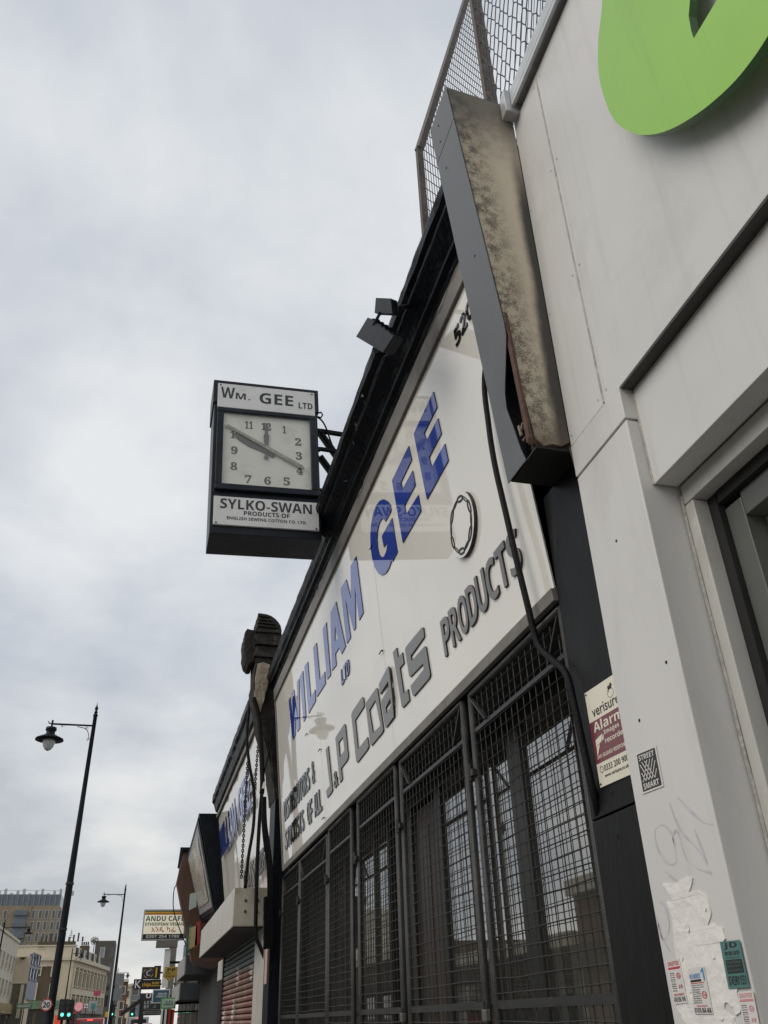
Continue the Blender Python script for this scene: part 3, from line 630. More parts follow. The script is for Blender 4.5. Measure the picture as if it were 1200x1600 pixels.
word('OF', 1.665, 1.925, 0.125, 0.335, bm_, 0.012); word('ALL', 2.045, 2.40, 0.13, 0.33, bm_, 0.012)
word('520', 6.975, 7.26, 1.715, 1.83, (black_l, grey_s), 0.008)
# round chain emblem: a white disc carrying an oval of drawn chain links
du, dv, ra, rb = 6.648, 0.745, 0.185, 0.178
V, F = outline(loops=[[(du + ra * math.cos(t * math.pi / 24), dv + rb * math.sin(t * math.pi / 24)) for t in range(48)]])
mb = MB(); solid(mb, V, F, lambda u, v, d: sgn(u, v, d + 0.006), 0.022, 0, 1); dsk = mb.build('emblem_disc', [white_board, grey_s], sg)
for i in range(12):
    t = i / 12 * 2 * math.pi + 0.2; cu, cv = du + (ra - .035) * math.cos(t), dv + (rb - .035) * math.sin(t); tu, tv = -math.sin(t), math.cos(t)
    thin = i % 2; L_, W_ = 0.046, (0.02 if not thin else 0.010)
    ring = lambda s: [(cu + tu * L_ * s[0] * math.cos(q * .3927) - tv * W_ * s[1] * math.sin(q * .3927), cv + tv * L_ * s[0] * math.cos(q * .3927) + tu * W_ * s[1] * math.sin(q * .3927)) for q in range(16)]
    V, F = outline(loops=[ring((1, 1)), ring((.74, .42))])
    mb = MB(); solid(mb, V, F, lambda u, v, d: sgn(u, v, d + 0.0275), 0.004); mb.build('chain_link', grey_s, dsk)
for u, v in ((4.93, 1.54), (4.87, 0.72), (2.5, 0.66), (2.45, 0.05), (1.9, .98)):
    mb = MB(); mb.tube([sgn(u, v, .004), sgn(u, v, .02)], 0.006, 6); mb.tube([sgn(u, v, .018), sgn(u - .05, v - .008, .022)], 0.004, 5); mb.build('fixing', black_metal, sg)

# ---- cornice above the fascia
cn = thing('cornice', (1.3, 6.4, 5.2), 'black painted cornice above the white fascia, edge broken and peeling', 'cornice')
def lip(y):                                                     # how far the lip still stands out, broken off beyond the clock
    if y < 4.15: return 1.185
    if y < 6.6: return 1.135
    return 1.285
ys = [2.78 + i * 0.06 for i in range(int((12.0 - 2.78) / 0.06))]
def cornice_band(name, prof, m, amp, seed, y0=2.78, y1=10.45):
    v = []; f = []; Y = [y for y in ys if y0 <= y <= y1]; n = len(prof(3.0))
    for y in Y:
        for j, (x, z) in enumerate(prof(y)):
            a = noise.noise((y * 4, j * 1.7, seed)) * amp + noise.noise((y * 17, j * 2.3, seed + 9)) * amp * 0.6
            v.append((x + a, y, z + a * .7))
    for i in range(len(Y) - 1):
        for j in range(n): f.append((i * n + j, i * n + (j + 1) % n, (i + 1) * n + (j + 1) % n, (i + 1) * n + j))
    f.append(tuple(range(n))); f.append(tuple(reversed(range((len(Y) - 1) * n, len(Y) * n))))
    return MB().add(v, f).build(name, m, cn)
cornice_band('lower_moulding', lambda y: [(1.62, 5.24), (1.345, 5.245), (1.325, 5.27), (1.335, 5.30), (1.30, 5.315), (1.295, 5.335), (1.62, 5.335)], black_paint, .004, 1)
cornice_band('cove_moulding', lambda y: [(1.62, 5.336), (1.30, 5.338), (1.27, 5.37), (lip(y) * .35 + .80, 5.42), (lip(y) * .6 + .50, 5.445), (1.62, 5.45)], black_paint, .006, 2)
cornice_band('lip_moulding', lambda y: [(1.62, 5.451), (lip(y) + .03, 5.452), (lip(y), 5.47), (lip(y) - .012, 5.52), (lip(y), 5.565), (1.62, 5.60)], black_paint, .009, 3)
mb = MB()
for i in range(26):                                             # flaking paint and splinters
    y = random.uniform(2.9, 10.2); x = lip(y) + random.uniform(0.0, .12); z = 5.45 - (x - lip(y)) * .3
    a = Vector((x, y, z - .012)); mb.add([a, a + Vector((random.uniform(-.015, .015), random.uniform(.01, .05), -.012)), a + Vector((random.uniform(-.01, .02), random.uniform(-.02, .03), -.03))], [(0, 1, 2)])
mb.build('paint_flakes', mat('grey paint flakes', (0.1, 0.1, 0.105), 0.8), cn, kind='stuff')
for k in range(4):
    y0 = 3.0 + k * 1.9; pts = [Vector((1.33 - .03 * (i % 2) * .3, y0 + i * .12, 5.235 - .05 * math.sin(i * .5) * random.random())) for i in range(10)]
    MB().tube(pts, 0.004, 5).build('loose_wire', rubber, cn)
MB().box(1.285, 1.62, 10.46, 10.94, 5.3, 5.58).build('end_block', black_paint, cn)
# ================================================================== WEDGE SHAPED FIN between the two shops
fin = thing('boundary_fin', (1.35, 2.6, 3.55), 'wedge shaped fin with grey metal front and sooty stained side above the pilaster', 'wall fin')
def fin_x(z): return 1.127 + (5.93 - z) / (5.93 - 3.56) * (1.336 - 1.127)
def stain_mat():
    m = bpy.data.materials.new('stained render side'); m.use_nodes = True
    N, L = m.node_tree.nodes, m.node_tree.links; b = N['Principled BSDF']; b.inputs['Roughness'].default_value = 0.85
    tc = N.new('ShaderNodeTexCoord'); sp = N.new('ShaderNodeSeparateXYZ'); L.new(tc.outputs['Object'], sp.inputs[0])
    def mth(op, a, c=None, clamp=False):
        n = N.new('ShaderNodeMath'); n.operation = op; n.use_clamp = clamp
        for i, q in enumerate((a, c)):
            if q is None: continue
            if isinstance(q, (int, float)): n.inputs[i].default_value = q
            else: L.new(q, n.inputs[i])
        return n.outputs[0]
    def nz(s, d, r=0.6, st=(1, 1, 1)):
        mp = N.new('ShaderNodeMapping'); mp.inputs['Scale'].default_value = st; L.new(tc.outputs['Object'], mp.inputs[0])
        n = N.new('ShaderNodeTexNoise'); n.inputs['Scale'].default_value = s; n.inputs['Detail'].default_value = d; n.inputs['Roughness'].default_value = r
        L.new(mp.outputs[0], n.inputs['Vector']); return n.outputs['Fac']
    def rng(v, a, c):
        n = N.new('ShaderNodeMapRange'); n.interpolation_type = 'SMOOTHSTEP'; n.inputs[1].default_value = a; n.inputs[2].default_value = c; L.new(v, n.inputs[0]); return n.outputs[0]
    def mix(f, a, c):
        n = N.new('ShaderNodeMixRGB'); L.new(f, n.inputs[0])
        for i, q in ((1, a), (2, c)):
            if isinstance(q, tuple): n.inputs[i].default_value = (*q, 1)
            else: L.new(q, n.inputs[i])
        return n.outputs[0]
    big = nz(2.2, 6, .6, (1, 1, .5)); fine = nz(190, 3, .7); mid = nz(14, 6, .65)
    col = mix(big, (0.55, 0.47, 0.36), (0.68, 0.61, 0.49))
    # algae and grit on the outer half, thinning downwards
    xr = mth('SUBTRACT', sp.outputs['X'], mth('MULTIPLY', mth('SUBTRACT', sp.outputs['Z'], 3.56), -0.088))    # about 1.336 along the front edge
    outer = mth('SUBTRACT', 1.0, rng(mth('ADD', xr, mth('MULTIPLY', mid, 0.10)), 1.43, 1.60))
    grit = mth('MULTIPLY', outer, rng(mth('ADD', mth('MULTIPLY', fine, .6), mth('MULTIPLY', mid, .75)), .60, .78))
    col = mix(mth('MULTIPLY', grit, 0.95), col, (0.05, 0.045, 0.033))
    col = mix(mth('MULTIPLY', outer, 0.3), col, (0.22, 0.19, 0.13))
    top = rng(mth('ADD', sp.outputs['Z'], mth('MULTIPLY', mid, .35)), 5.45, 6.0)
    col = mix(mth('MULTIPLY', top, 0.8), col, (0.085, 0.08, 0.07))
    soot = rng(mth('ADD', sp.outputs['X'], mth('MULTIPLY', mth('SUBTRACT', big, .5), .16)), 1.415, 1.465)
    col = mix(mth('MULTIPLY', mth('MULTIPLY', soot, rng(mth('MULTIPLY', sp.outputs['Z'], -1.0), -5.75, -5.0)), 0.93), col, (0.025, 0.025, 0.025))
    low = mth('SUBTRACT', 1.0, rng(mth('ADD', sp.outputs['Z'], mth('MULTIPLY', mid, .3)), 3.68, 3.95))
    col = mix(mth('MULTIPLY', low, 0.7), col, (0.14, 0.1, 0.065))
    L.new(col, b.inputs['Base Color'])
    bu = N.new('ShaderNodeBump'); bu.inputs['Strength'].default_value = 0.5; bu.inputs['Distance'].default_value = 0.01
    L.new(fine, bu.inputs['Height']); L.new(bu.outputs[0], b.inputs['Normal']); return m
YF0, YF1 = 2.492, 2.765
stain = stain_mat()
def slab_y(y0, y1, prof): # prof (x, z) loop
    n = len(prof); v = [(x, y0, z) for x, z in prof] + [(x, y1, z) for x, z in prof]
    f = [tuple(range(n)), tuple(reversed(range(n, 2 * n)))] + [(i, (i + 1) % n, n + (i + 1) % n, n + i) for i in range(n)]
    return v, f
v, f = slab_y(YF0, YF0 + .03, [(fin_x(5.93) + .006, 5.925), (1.497, 5.87), (1.4985, 5.0), (1.4985, 3.60), (1.46, 3.575), (1.42, 3.58), (1.38, 3.565), (1.345, 3.60), (1.315, 3.9), (fin_x(4.6) + .006, 4.6), (fin_x(5.2) + .006, 5.2)])
MB().add(v, f).build('rendered_side', stain, fin)
v, f = slab_y(YF1 - .012, YF1, [(fin_x(5.93) + .004, 5.92), (1.5, 5.90), (1.54, 3.56), (fin_x(3.56) + .004, 3.56)])
MB().add(v, f).build('far_side', zinc, fin)
v, f = slab_y(YF0 + .002, YF0 + .032, [(1.318, 3.60), (1.285, 4.28), (1.297, 4.28), (1.332, 3.58)])
MB().add([(x, y - .006, z) for x, y, z in v], f).build('rusty_edge', mat('rusty edge', (0.09, 0.045, 0.03), 0.8, var=0.5, vs_=20, bump=.4), fin)
MB().hexa([(fin_x(5.93) + .01, YF0 + .002, 5.932), (1.5, YF0 + .002, 5.88), (1.5, YF1 - .002, 5.88), (fin_x(5.93) + .01, YF1 - .002, 5.932), (fin_x(5.93) + .01, YF0 + .002, 5.93 - .02), (1.5, YF0 + .002, 5.86), (1.5, YF1 - .002, 5.86), (fin_x(5.93) + .01, YF1 - .002, 5.91)]).build('cap_sheet', zinc, fin)
def plate(name, z0, z1, off, near=None, n=60):
    """front sheet; near(z) moves its near edge, peeled away at the foot"""
    v = []; f = []
    for i in range(n + 1):
        z = z0 + (z1 - z0) * i / n; x = fin_x(z) - off
        yn = near(z) if near else YF0 - .004; pe = (yn - YF0) if near else 0
        for k in range(5):
            t = k / 4; y = yn + (YF1 + .004 - yn) * t
            v.append((x + max(0, pe) * 0.06 * (1 - t) ** 2, y, z))
    for i in range(n):
        for k in range(4): f.append((i * 5 + k, i * 5 + k + 1, (i + 1) * 5 + k + 1, (i + 1) * 5 + k))
    o = MB().add(v, f).build(name, zinc, fin, ); md = o.modifiers.new('t', 'SOLIDIFY'); md.thickness = .004
    return o
def near(z):
    P_ = [(3.50, 2.58), (3.53, 2.58), (3.63, 2.612), (3.76, 2.632), (3.86, 2.655), (3.94, 2.636), (4.06, 2.552), (4.14, 2.50), (4.2, YF0 - .004), (7, YF0 - .004)]
    for (a, ya), (b, yb) in zip(P_, P_[1:]):
        if z <= b: return ya + (yb - ya) * (z - a) / (b - a)
plate('front_sheet', 3.552, 5.645, 0.0, near); plate('front_sheet', 5.652, 5.93, 0.0)
for y, z in ((2.66, 5.83), (2.68, 5.72), (2.68, 5.50), (2.6, 4.75)):
    MB().tube([(fin_x(z) + .002, y, z), (fin_x(z) - .006, y, z)], 0.006, 8).build('rivet', black_metal, fin)
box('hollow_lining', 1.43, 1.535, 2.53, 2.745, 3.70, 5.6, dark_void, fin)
box('soffit', 1.345, 1.538, 2.495, 2.755, 3.552, 3.562, mat('black soffit', (0.005, 0.005, 0.005), 0.8), fin)  # plain near-black underside of the fin
MB().hexa([(1.49, 2.486, 3.57), (1.502, 2.486, 3.45), (1.512, 2.489, 3.44), (1.512, 2.489, 3.60), (1.49, 2.4915, 3.57), (1.502, 2.4915, 3.45), (1.512, 2.4915, 3.44), (1.512, 2.4915, 3.60)]).build('broken_edge', stain, fin)
mb = MB()
for i in range(9):
    c = Vector((1.335 + random.uniform(-.02, .03), 2.52 + random.uniform(0, .05), 3.60 + random.uniform(0, .1))); mb.bar(c, c + Vector((random.uniform(-.02, .02), random.uniform(-.02, .03), random.uniform(-.05, .05))), .012, .008)
mb.build('splinters', mat('splintered plaster', (0.25, 0.2, 0.15), .9, var=.5, vs_=30), fin)

# alarm plate on the black pilaster, partly behind the pillar
qd = [(2.762, 2.6254), (2.497, 2.619), (2.497, 2.2685), (2.755, 2.2752)]
def afn(u, v, d):
    tl, tr_, br, bl = qd
    y = (tl[0] * (1 - u) + tr_[0] * u) * v + (bl[0] * (1 - u) + br[0] * u) * (1 - v); z = (tl[1] * (1 - u) + tr_[1] * u) * v + (bl[1] * (1 - u) + br[1] * u) * (1 - v)
    return Vector((1.539 - d, y, z))
al = thing('alarm_sign', (1.539, 2.63, 2.27), 'cream and maroon Alarm warning plate on the black pilaster', 'warning sign')
mb = MB(); rect_on(mb, afn, 0, 1, 0, 1, 0, .004); mb.build('plate', cream, al, 0.001)
mb = MB(); rect_on(mb, afn, .005, .995, .235, .665, .0042, .0048); mb.build('maroon_field', maroon, al)
mb = MB(); text_on(mb, 'verisure', afn, .13, .70, .76, .105, .0005, base=.0045, off=.006)
V, F = outline(loops=[[(.72 + (.075 + .014 * math.cos(5 * t / 10)) * math.cos(t / 10), .875 + (.058 + .01 * math.cos(5 * t / 10)) * math.sin(t / 10)) for t in range(8, 36)] + [(.70 + .04 * math.cos(t / 10), .855 + .03 * math.sin(t / 10)) for t in range(31, 6, -4)]])
solid(mb, V, F, lambda u, v, d: afn(u, v, d + .0045), .0005)
V, F = outline(loops=[[(.70 + .085 * math.cos(t * .35), .845 + .05 * math.sin(t * .35)) for t in range(18)], [(.70 + .08 * math.cos(t * .35), .845 + .046 * math.sin(t * .35)) for t in range(18)]])
solid(mb, V, F, lambda u, v, d: afn(u, v, d + .0045), .0005)
mb.build('lettering', sticker_k, al); mb = MB()
text_on(mb, '0333 200 9000', afn, .2, .135, .72, .06, .0005, base=.0045, off=.006); text_on(mb, 'www.verisure.co.uk', afn, .18, .075, .66, .035, .0005, base=.0045, off=.012)
V, F = outline(loops=[[(.13 + .045 * math.cos(t * .35), .165 + .035 * math.sin(t * .35)) for t in range(18)], [(.13 + .038 * math.cos(t * .35), .165 + .029 * math.sin(t * .35)) for t in range(18)]])
solid(mb, V, F, lambda u, v, d: afn(u, v, d + .0045), .0005)
mb.build('lettering', sticker_k, al)
mb = MB(); text_on(mb, bold('Alarm'), afn, .1, .545, .82, .105, .0005, base=.005); text_on(mb, bold('Images'), afn, .36, .465, .42, .06, .0005, base=.005); text_on(mb, bold('recorded'), afn, .36, .39, .56, .055, .0005, base=.005)
text_on(mb, bold('24h GUARD RESPONSE'), afn, .07, .275, .86, .04, .0005, base=.005)
for q in ([(.09, .40), (.26, .43), (.31, .50), (.1, .47)], [(.1, .40), (.20, .41), (.12, .33), (.08, .31)], [(.27, .43), (.33, .44), (.34, .49), (.32, .49)]):
    mb.add([afn(a, b, .0055) for a, b in q], [(0, 1, 2, 3)])
mb.build('white_lettering', cream, al)
for u, v in ((.04, .97), (.04, .03)): MB().tube([afn(u, v, .003), afn(u, v, .006)], .004, 8).build('screw', black_metal, al)

# ================================================================== WIRE GATES
def gate(y0, y1, ztop, label, brace=True, X=1.56, hd=0.069):
    t = thing('security_gate', (X, (y0 + y1) / 2, 0.14), label, 'gate', 'wire mesh gates across the shop window')
    r = 0.019
    for y in (y0, y1): MB().tube([(X, y, 0.14), (X, y, ztop)], r, 10).build('stile', gate_metal, t, smooth=True)
    MB().tube([(X, y0, ztop - .005), (X, y1, ztop - .005)], r, 10).build('top_rail', gate_metal, t, smooth=True)
    for z in (0.18, 1.63): MB().box(X - .008, X + .008, y0 + .02, y1 - .02, z - .016, z + .016).build('cross_rail', gate_metal, t)
    MB().box(X - .006, X + .006, y0 + .02, y1 - .02, ztop - .21, ztop - .19).build('cross_rail', gate_metal, t)
    if brace:
        MB().bar((X - .008, y1 - .02, ztop - .03), (X - .008, y1 - .20, ztop - .19), .022, .008).build('brace', gate_metal, t)
        MB().bar((X - .008, y0 + .02, ztop - .03), (X - .008, y0 + .16, ztop - .19), .022, .008).build('brace', gate_metal, t)
    mb = MB(); nv = int((y1 - y0) / hd); w = .0027
    for i in range(1, nv):
        y = y0 + (y1 - y0) * i / nv + random.uniform(-.003, .003); zs = [0.2 + (ztop - .22) * j / 6 for j in range(7)]
        mb.tube([(X + .004, y + random.uniform(-.005, .005), z) for z in zs], w, 4, cap=False)
    nz_ = int((ztop - .2) / 0.054)
    for j in range(1, nz_):
        z = .2 + (ztop - .2) * j / nz_; ya = [y0 + (y1 - y0) * i / 4 for i in range(5)]
        mb.tube([(X - .003, y, z + random.uniform(-.004, .004)) for y in ya], w, 4, cap=False)
    mb.build('wire_mesh', wire_metal, t, kind='stuff')
    mb = MB(); mb.box(X - .035, X - .012, y1 - .02, y1 + .05, 2.62, 2.65); mb.tube([(X - .03, y1 + .03, 2.60), (X - .03, y1 + .03, 2.68)], .014, 8); mb.build('hinge', gate_metal, t)
    return t
gate(2.885, 4.0, 3.04, 'near wire gate beside the charcoal pilaster, rightmost of the row')
gate(4.13, 5.36, 3.04, 'second wire gate from the charcoal pilaster')
gate(5.50, 6.60, 3.05, 'third wire gate from the charcoal pilaster, in front of the door', brace=False)
gate(6.84, 7.74, 3.05, 'fourth wire gate from the charcoal pilaster', brace=False)
gate(7.82, 9.22, 3.02, 'fifth wire gate from the charcoal pilaster')
gate(9.28, 10.42, 3.02, 'farthest wire gate, below the small black letters of the fascia')
for y, z, lab in ((4.065, 1.62, 'small padlock hanging between the first two wire gates'), (5.43, 1.62, 'small padlock hanging between the second and third wire gates')):
    t = thing('padlock', (1.53, y, z - .03), lab, 'padlock')
    MB().box(1.515, 1.54, y - .025, y + .025, z - .05, z - .005).build('body', mat('worn steel lock', (0.2, 0.19, 0.17), 0.4, metal=.6, var=.2), t, .004)
    MB().tube([(1.5275, y - .016, z - .008), (1.5275, y - .016, z + .02), (1.5275, y, z + .032), (1.5275, y + .016, z + .02), (1.5275, y + .016, z - .008)], .005, 6).build('shackle', gate_metal, t)

# ================================================================== LOOSE BLACK CABLE over the fascia
def spline(pts, k=6):
    out = []
    for i in range(len(pts) - 1):
        p0, p1, p2, p3 = pts[max(0, i - 1)], pts[i], pts[i + 1], pts[min(len(pts) - 1, i + 2)]
        for j in range(k):
            t = j / k; out.append(0.5 * (2 * p1 + (p2 - p0) * t + (2 * p0 - 5 * p1 + 4 * p2 - p3) * t * t + (3 * p1 - p0 - 3 * p2 + p3) * t ** 3))
    return out + [pts[-1]]
cp = [((770, 500), 1.40), ((757, 590), 1.40), ((763, 660), 1.41), ((773, 725), 1.42), ((790, 800), 1.44), ((806, 870), 1.455), ((823, 940), 1.475), ((840, 1005), 1.495), ((862, 1030), 1.505), ((884, 1052), 1.508), ((897, 1100), 1.51), ((912, 1170), 1.513), ((924, 1225), 1.52), ((934, 1268), 1.545), ((940, 1300), 1.60)]
pts = spline([at(p[0], p[1], X, 'X') for p, X in cp])
MB().tube(pts, 0.0145, 10).build('hanging_cable', rubber, None, smooth=True, label='thick black cable hanging over the right end of the white fascia', category='cable')

# ================================================================== CLOCK
CY = 6.3
ck = thing('hanging_clock', (0.65, CY + .2, 5.1), 'square double panel clock in black case projecting over the pavement', 'clock')
c0 = at(331.5, 820, CY); c1 = at(499.5, 834, CY); c2 = at(340, 598, CY)
CU = Vector((1, 0, 0)); lean = math.atan2(c0.x - c2.x, c2.z - c0.z)
CVv = Vector((-math.sin(lean), 0, math.cos(lean))); CUu = Vector((math.cos(lean), 0, math.sin(lean)))
CW = (c1 - c0).length; CH = (c2 - c0).length
ORG = c0.copy()
def ckf(u, v, d): return ORG + CUu * u + CVv * v + Vector((0, -1, 0)) * d
DEP = 0.40
mb = MB(); rect_on(mb, ckf, -.022, CW + .022, -.075, CH + .012, -DEP, -.012); mb.build('case', clock_case, ck, 0.006)
mb = MB(); rect_on(mb, ckf, -.035, CW + .035, CH - .235, CH + .03, -DEP - .01, .004)
mb.hexa([ckf(-.035, CH + .03, .004), ckf(CW + .035, CH + .03, .004), ckf(CW + .035, CH + .03, -DEP - .01), ckf(-.035, CH + .03, -DEP - .01), ckf(.0, CH + .055, -.03), ckf(CW, CH + .055, -.03), ckf(CW, CH + .055, -DEP + .03), ckf(0, CH + .055, -DEP + .03)])
mb.build('top_hood', clock_case, ck, 0.004)
# rows measured up the front: lower plate, dial window, upper plate
yv = lambda px, py: (at(px, py, CY) - ORG).dot(CVv); xu = lambda px, py: (at(px, py, CY) - ORG).dot(CUu)
l1 = yv(332.5, 775); d0 = yv(347, 757); d1 = yv(350, 645); t0 = yv(339.5, 636); t1 = CH
mb = MB(); rect_on(mb, ckf, .005, CW - .005, .005, l1, -.011, .010); mb.build('lower_plate', clock_white, ck, 0.002)
mb = MB(); rect_on(mb, ckf, .005, CW - .005, t0, t1 - .01, .005, .012); mb.build('upper_plate', clock_white, ck, 0.002)
du0, du1 = xu(346, 757), xu(487, 770)
mb = MB(); rect_on(mb, ckf, du0 - .01, du1 + .01, d0 - .01, d1 + .01, -.008, -.003); dial = mb.build('dial', dial_m, ck)
fr = MB()
for (a, b, c_, d_) in ((du0 - .06, du1 + .06, d0 - .06, d0), (du0 - .06, du1 + .06, d1, d1 + .045), (du0 - .06, du0, d0, d1), (du1, du1 + .06, d0, d1)):
    rect_on(fr, ckf, a, b, c_, d_, -.0105, .03)
fr.build('dial_frame', clock_case, ck, 0.006)
mb = MB(); DW, DH = du1 - du0, d1 - d0
hour = {'12': (.49, .86), '1': (.70, .84), '2': (.86, .68), '3': (.865, .48), '4': (.87, .27), '5': (.72, .11), '6': (.505, .10), '7': (.29, .10), '8': (.13, .26), '9': (.13, .48), '10': (.14, .70), '11': (.29, .86)}
for k, (a, b) in hour.items():
    w = .075 if len(k) == 1 else .115
    if k in ('1',): w = .045
    if k == '11': w = .095
    text_on(mb, serif(k), ckf, du0 + (a - w / 2) * DW, d0 + (b - .055) * DH, w * DW, .11 * DH, .001, base=-.0025, off=.02)
mb.build('numerals', dial_print, dial)
cx, cy = du0 + .49 * DW, d0 + .49 * DH
def hand(name, pts, d, m):
    V, F = outline(loops=[pts]); mb = MB(); solid(mb, V, F, lambda u, v, dd: ckf(u, v, d + dd), .004); return mb.build(name, m, ck)
def dirpts(ang, prof):  # prof (along, halfwidth)
    s, c = math.sin(ang), math.cos(ang); L_ = [(a, w) for a, w in prof] + [(a, -w) for a, w in reversed(prof)]
    return [(cx + (a * s + w * c) * DW, cy + (a * c - w * s) * DW) for a, w in L_]
hand('hour_hand', dirpts(-1.05, [(-.11, .012), (-.09, .03), (-.04, .02), (.08, .03), (.2, .05), (.34, .04), (.42, .012), (.43, .0)]), .002, hand_m)
hand('minute_hand', dirpts(0.0, [(-.10, .012), (-.085, .03), (-.06, .012), (.05, .018), (.2, .03), (.23, .03), (.25, .016), (.40, .016)]), .008, hand_m)
hand('loose_hand', [(du0 + .01 * DW, d0 + .80 * DH), (du0 + .05 * DW, d0 + .825 * DH), (du0 + .90 * DW, d0 + .335 * DH), (du0 + .925 * DW, d0 + .29 * DH), (du0 + .86 * DW, d0 + .30 * DH), (du0 + .05 * DW, d0 + .785 * DH)], .014, hand_l)
MB().add([ckf(du0, d0, .021), ckf(du1, d0, .021), ckf(du1, d1, .021), ckf(du0, d1, .021)], [(0, 1, 2, 3)]).build('dial_glass', clear_glass, ck)
# lettering of the plates
mb = MB(); h = l1
text_on(mb, bold('SYLKO-SWAN'), ckf, .065 * CW, .575 * h, .865 * CW, .35 * h, .001, base=.0105)
mb.build('lettering', sticker_k, ck); mb = MB()
text_on(mb, bold('PRODUCTS OF'), ckf, .285 * CW, .385 * h, .43 * CW, .145 * h, .001, base=.0105)
mb.build('lettering', sticker_k, ck); mb = MB()
text_on(mb, bold('ENGLISH SEWING COTTON CO. LTD.'), ckf, .13 * CW, .205 * h, .745 * CW, .105 * h, .001, base=.0105)
mb.build('lettering', sticker_k, ck)
mb = MB(); h = t1 - t0
text_on(mb, bold('W'), ckf, .035 * CW, t0 + .38 * h, .14 * CW, .44 * h, .001, base=.0125)
text_on(mb, bold('M'), ckf, .185 * CW, t0 + .38 * h, .10 * CW, .25 * h, .001, base=.0125); text_on(mb, '.', ckf, .31 * CW, t0 + .38 * h, .018 * CW, .05 * h, .001, base=.0125)
mb.build('lettering', sticker_k, ck); mb = MB()
text_on(mb, bold('GEE'), ckf, .425 * CW, t0 + .30 * h, .345 * CW, .44 * h, .001, base=.0125)
mb.build('lettering', sticker_k, ck); mb = MB()
text_on(mb, bold('LTD'), ckf, .825 * CW, t0 + .25 * h, .145 * CW, .25 * h, .001, base=.0125)
mb.build('lettering', sticker_k, ck)
# bracket back to the roof edge
LXR = lambda z: ckf(CW + .024, z - ORG.z, 0).x
def arm(name, a, b, w=.035): return MB().bar(a, b, w, w).build(name, black_metal, ck)
xr = ckf(CW + .02, 0, 0).x
for yy in (CY + .08, CY + .34):
    a = at(497, 673, yy); arm('bracket_arm', (xr - .01, yy, a.z), (1.75, yy, a.z - .02))
    a2 = at(497, 701, yy); arm('bracket_arm', (xr - .01, yy, a2.z), (1.75, yy, a2.z - .02), .03)
    arm('bracket_strut', (xr, yy, a.z - .01), (xr + .42, yy, a.z - .66), .028); arm('bracket_strut', (xr, yy, a2.z - .08), (xr + .30, yy, a2.z - .52), .028)
    arm('bracket_post', (1.72, yy, 5.45), (1.72, yy, a.z + .02), .04)
for z in (6.42, 6.2, 5.75, 5.4): MB().lathe((LXR(z) + .012, CY + .06, z), [(.001, -.02), (.018, -.012), (.018, .012), (.001, .02)], 8).build('bracket_bolt', black_metal, ck)
MB().tube([(LXR(6.62), CY + .02, 6.60), (LXR(6.62) + .04, CY + .02, 6.62), (LXR(6.62) + .055, CY + .02, 6.59), (LXR(6.62) + .04, CY + .02, 6.555), (LXR(6.62), CY + .02, 6.56)], .008, 6).build('ring_hook', black_metal, ck)

MB().tube(spline([ckf(CW + .03, CH - .25, -.05), ckf(CW + .10, CH - .34, -.05), Vector((1.35, CY + .1, 6.18)), Vector((1.6, CY + .2, 6.10)), Vector((1.72, CY + .3, 5.6))]), .008, 6).build('supply_cable', rubber, ck)
for u, v in ((.012, t0 - .02), (CW - .012, t0 - .025), (.0, l1 + .05), (CW, l1 + .05), (.03, .02), (CW - .03, .02), (.03, CH - .03), (CW - .03, CH - .03)):
    MB().tube([ckf(u, v, .0), ckf(u, v, .016)], .008, 8).build('screw', gate_metal, ck)

# ================================================================== FLOODLIGHT on the cornice
fl = thing('floodlight', (1.05, 3.55, 5.1), 'black floodlight and control box on short arm under the cornice lip', 'floodlight')
FXp = 1.0
a = at(610, 488, FXp, 'X'); b_ = at(588, 478, FXp, 'X')
A = lambda px, py, X=1.0: at(px, py, X, 'X')
pz = lambda pts, dx: MB().hexa([A(*p) for p in pts] + [A(*p) + Vector((dx, .03, .02)) for p in pts])
pz([(587, 465), (610, 466), (613, 490), (585, 489)], .05).build('control_box', black_metal, fl, .004)
MB().tube([A(610, 478) + Vector((.06, 0, 0)), A(640, 478, 1.22)], .014, 8).build('arm', black_metal, fl)
MB().tube([A(594, 489), A(584, 507)], .010, 8).build('swivel', black_metal, fl)
pz([(574, 496), (615, 525), (598, 551), (556, 526)], .07).build('lamp_housing', black_metal, fl, .004)
for i in range(6): MB().bar(A(578 + i * 6.2, 499 + i * 4.3) + Vector((.02, 0, .0)), A(578 + i * 6.2, 499 + i * 4.3) + Vector((.07, .02, .02)), .006, .02).build('cooling_rib', black_metal, fl)

# ================================================================== ROOF FENCES
rf = thing('mesh_roof_guard', (1.5, 3.1, 5.45), 'rusty grid mesh guard with raking rail on the roof behind the fin', 'fence')
rust = mat('rusty fence steel', (0.085, 0.07, 0.062), 0.7, var=0.4, vs_=14, bump=0.4, bs=60, dirt=(0.2, 0.17, 0.15), dirt_amt=.5, dirt_scale=9)
p0 = at(763, 145, 2.0, 'X'); hv = ray(2500, 1540); hv.z = 0; hv.normalize(); nv = Vector((hv.y, -hv.x, 0))
G_ = lambda px, py: at_plane(px, py, p0, nv)
ra_, rb_ = G_(655, 235), G_(738, -32)
MB().bar(ra_, rb_, .045, .045).build('rake_rail', rust, rf)
pe = G_(660, 330); MB().bar((ra_.x, ra_.y, ra_.z + .02), (ra_.x, ra_.y, 5.5), .04, .04).build('post', rust, rf)
pb = G_(763, 145)
for k in (0, 1): MB().bar(Vector((pb.x, pb.y, 5.5)) + hv * .05 * k, Vector((pb.x, pb.y, 10.0)) + hv * .05 * k, .045, .05, up=nv).build('post', rust, rf)
mb = MB(); base_p = Vector((ra_.x, ra_.y, 0)); tot = (Vector((pb.x, pb.y, 0)) - base_p).length
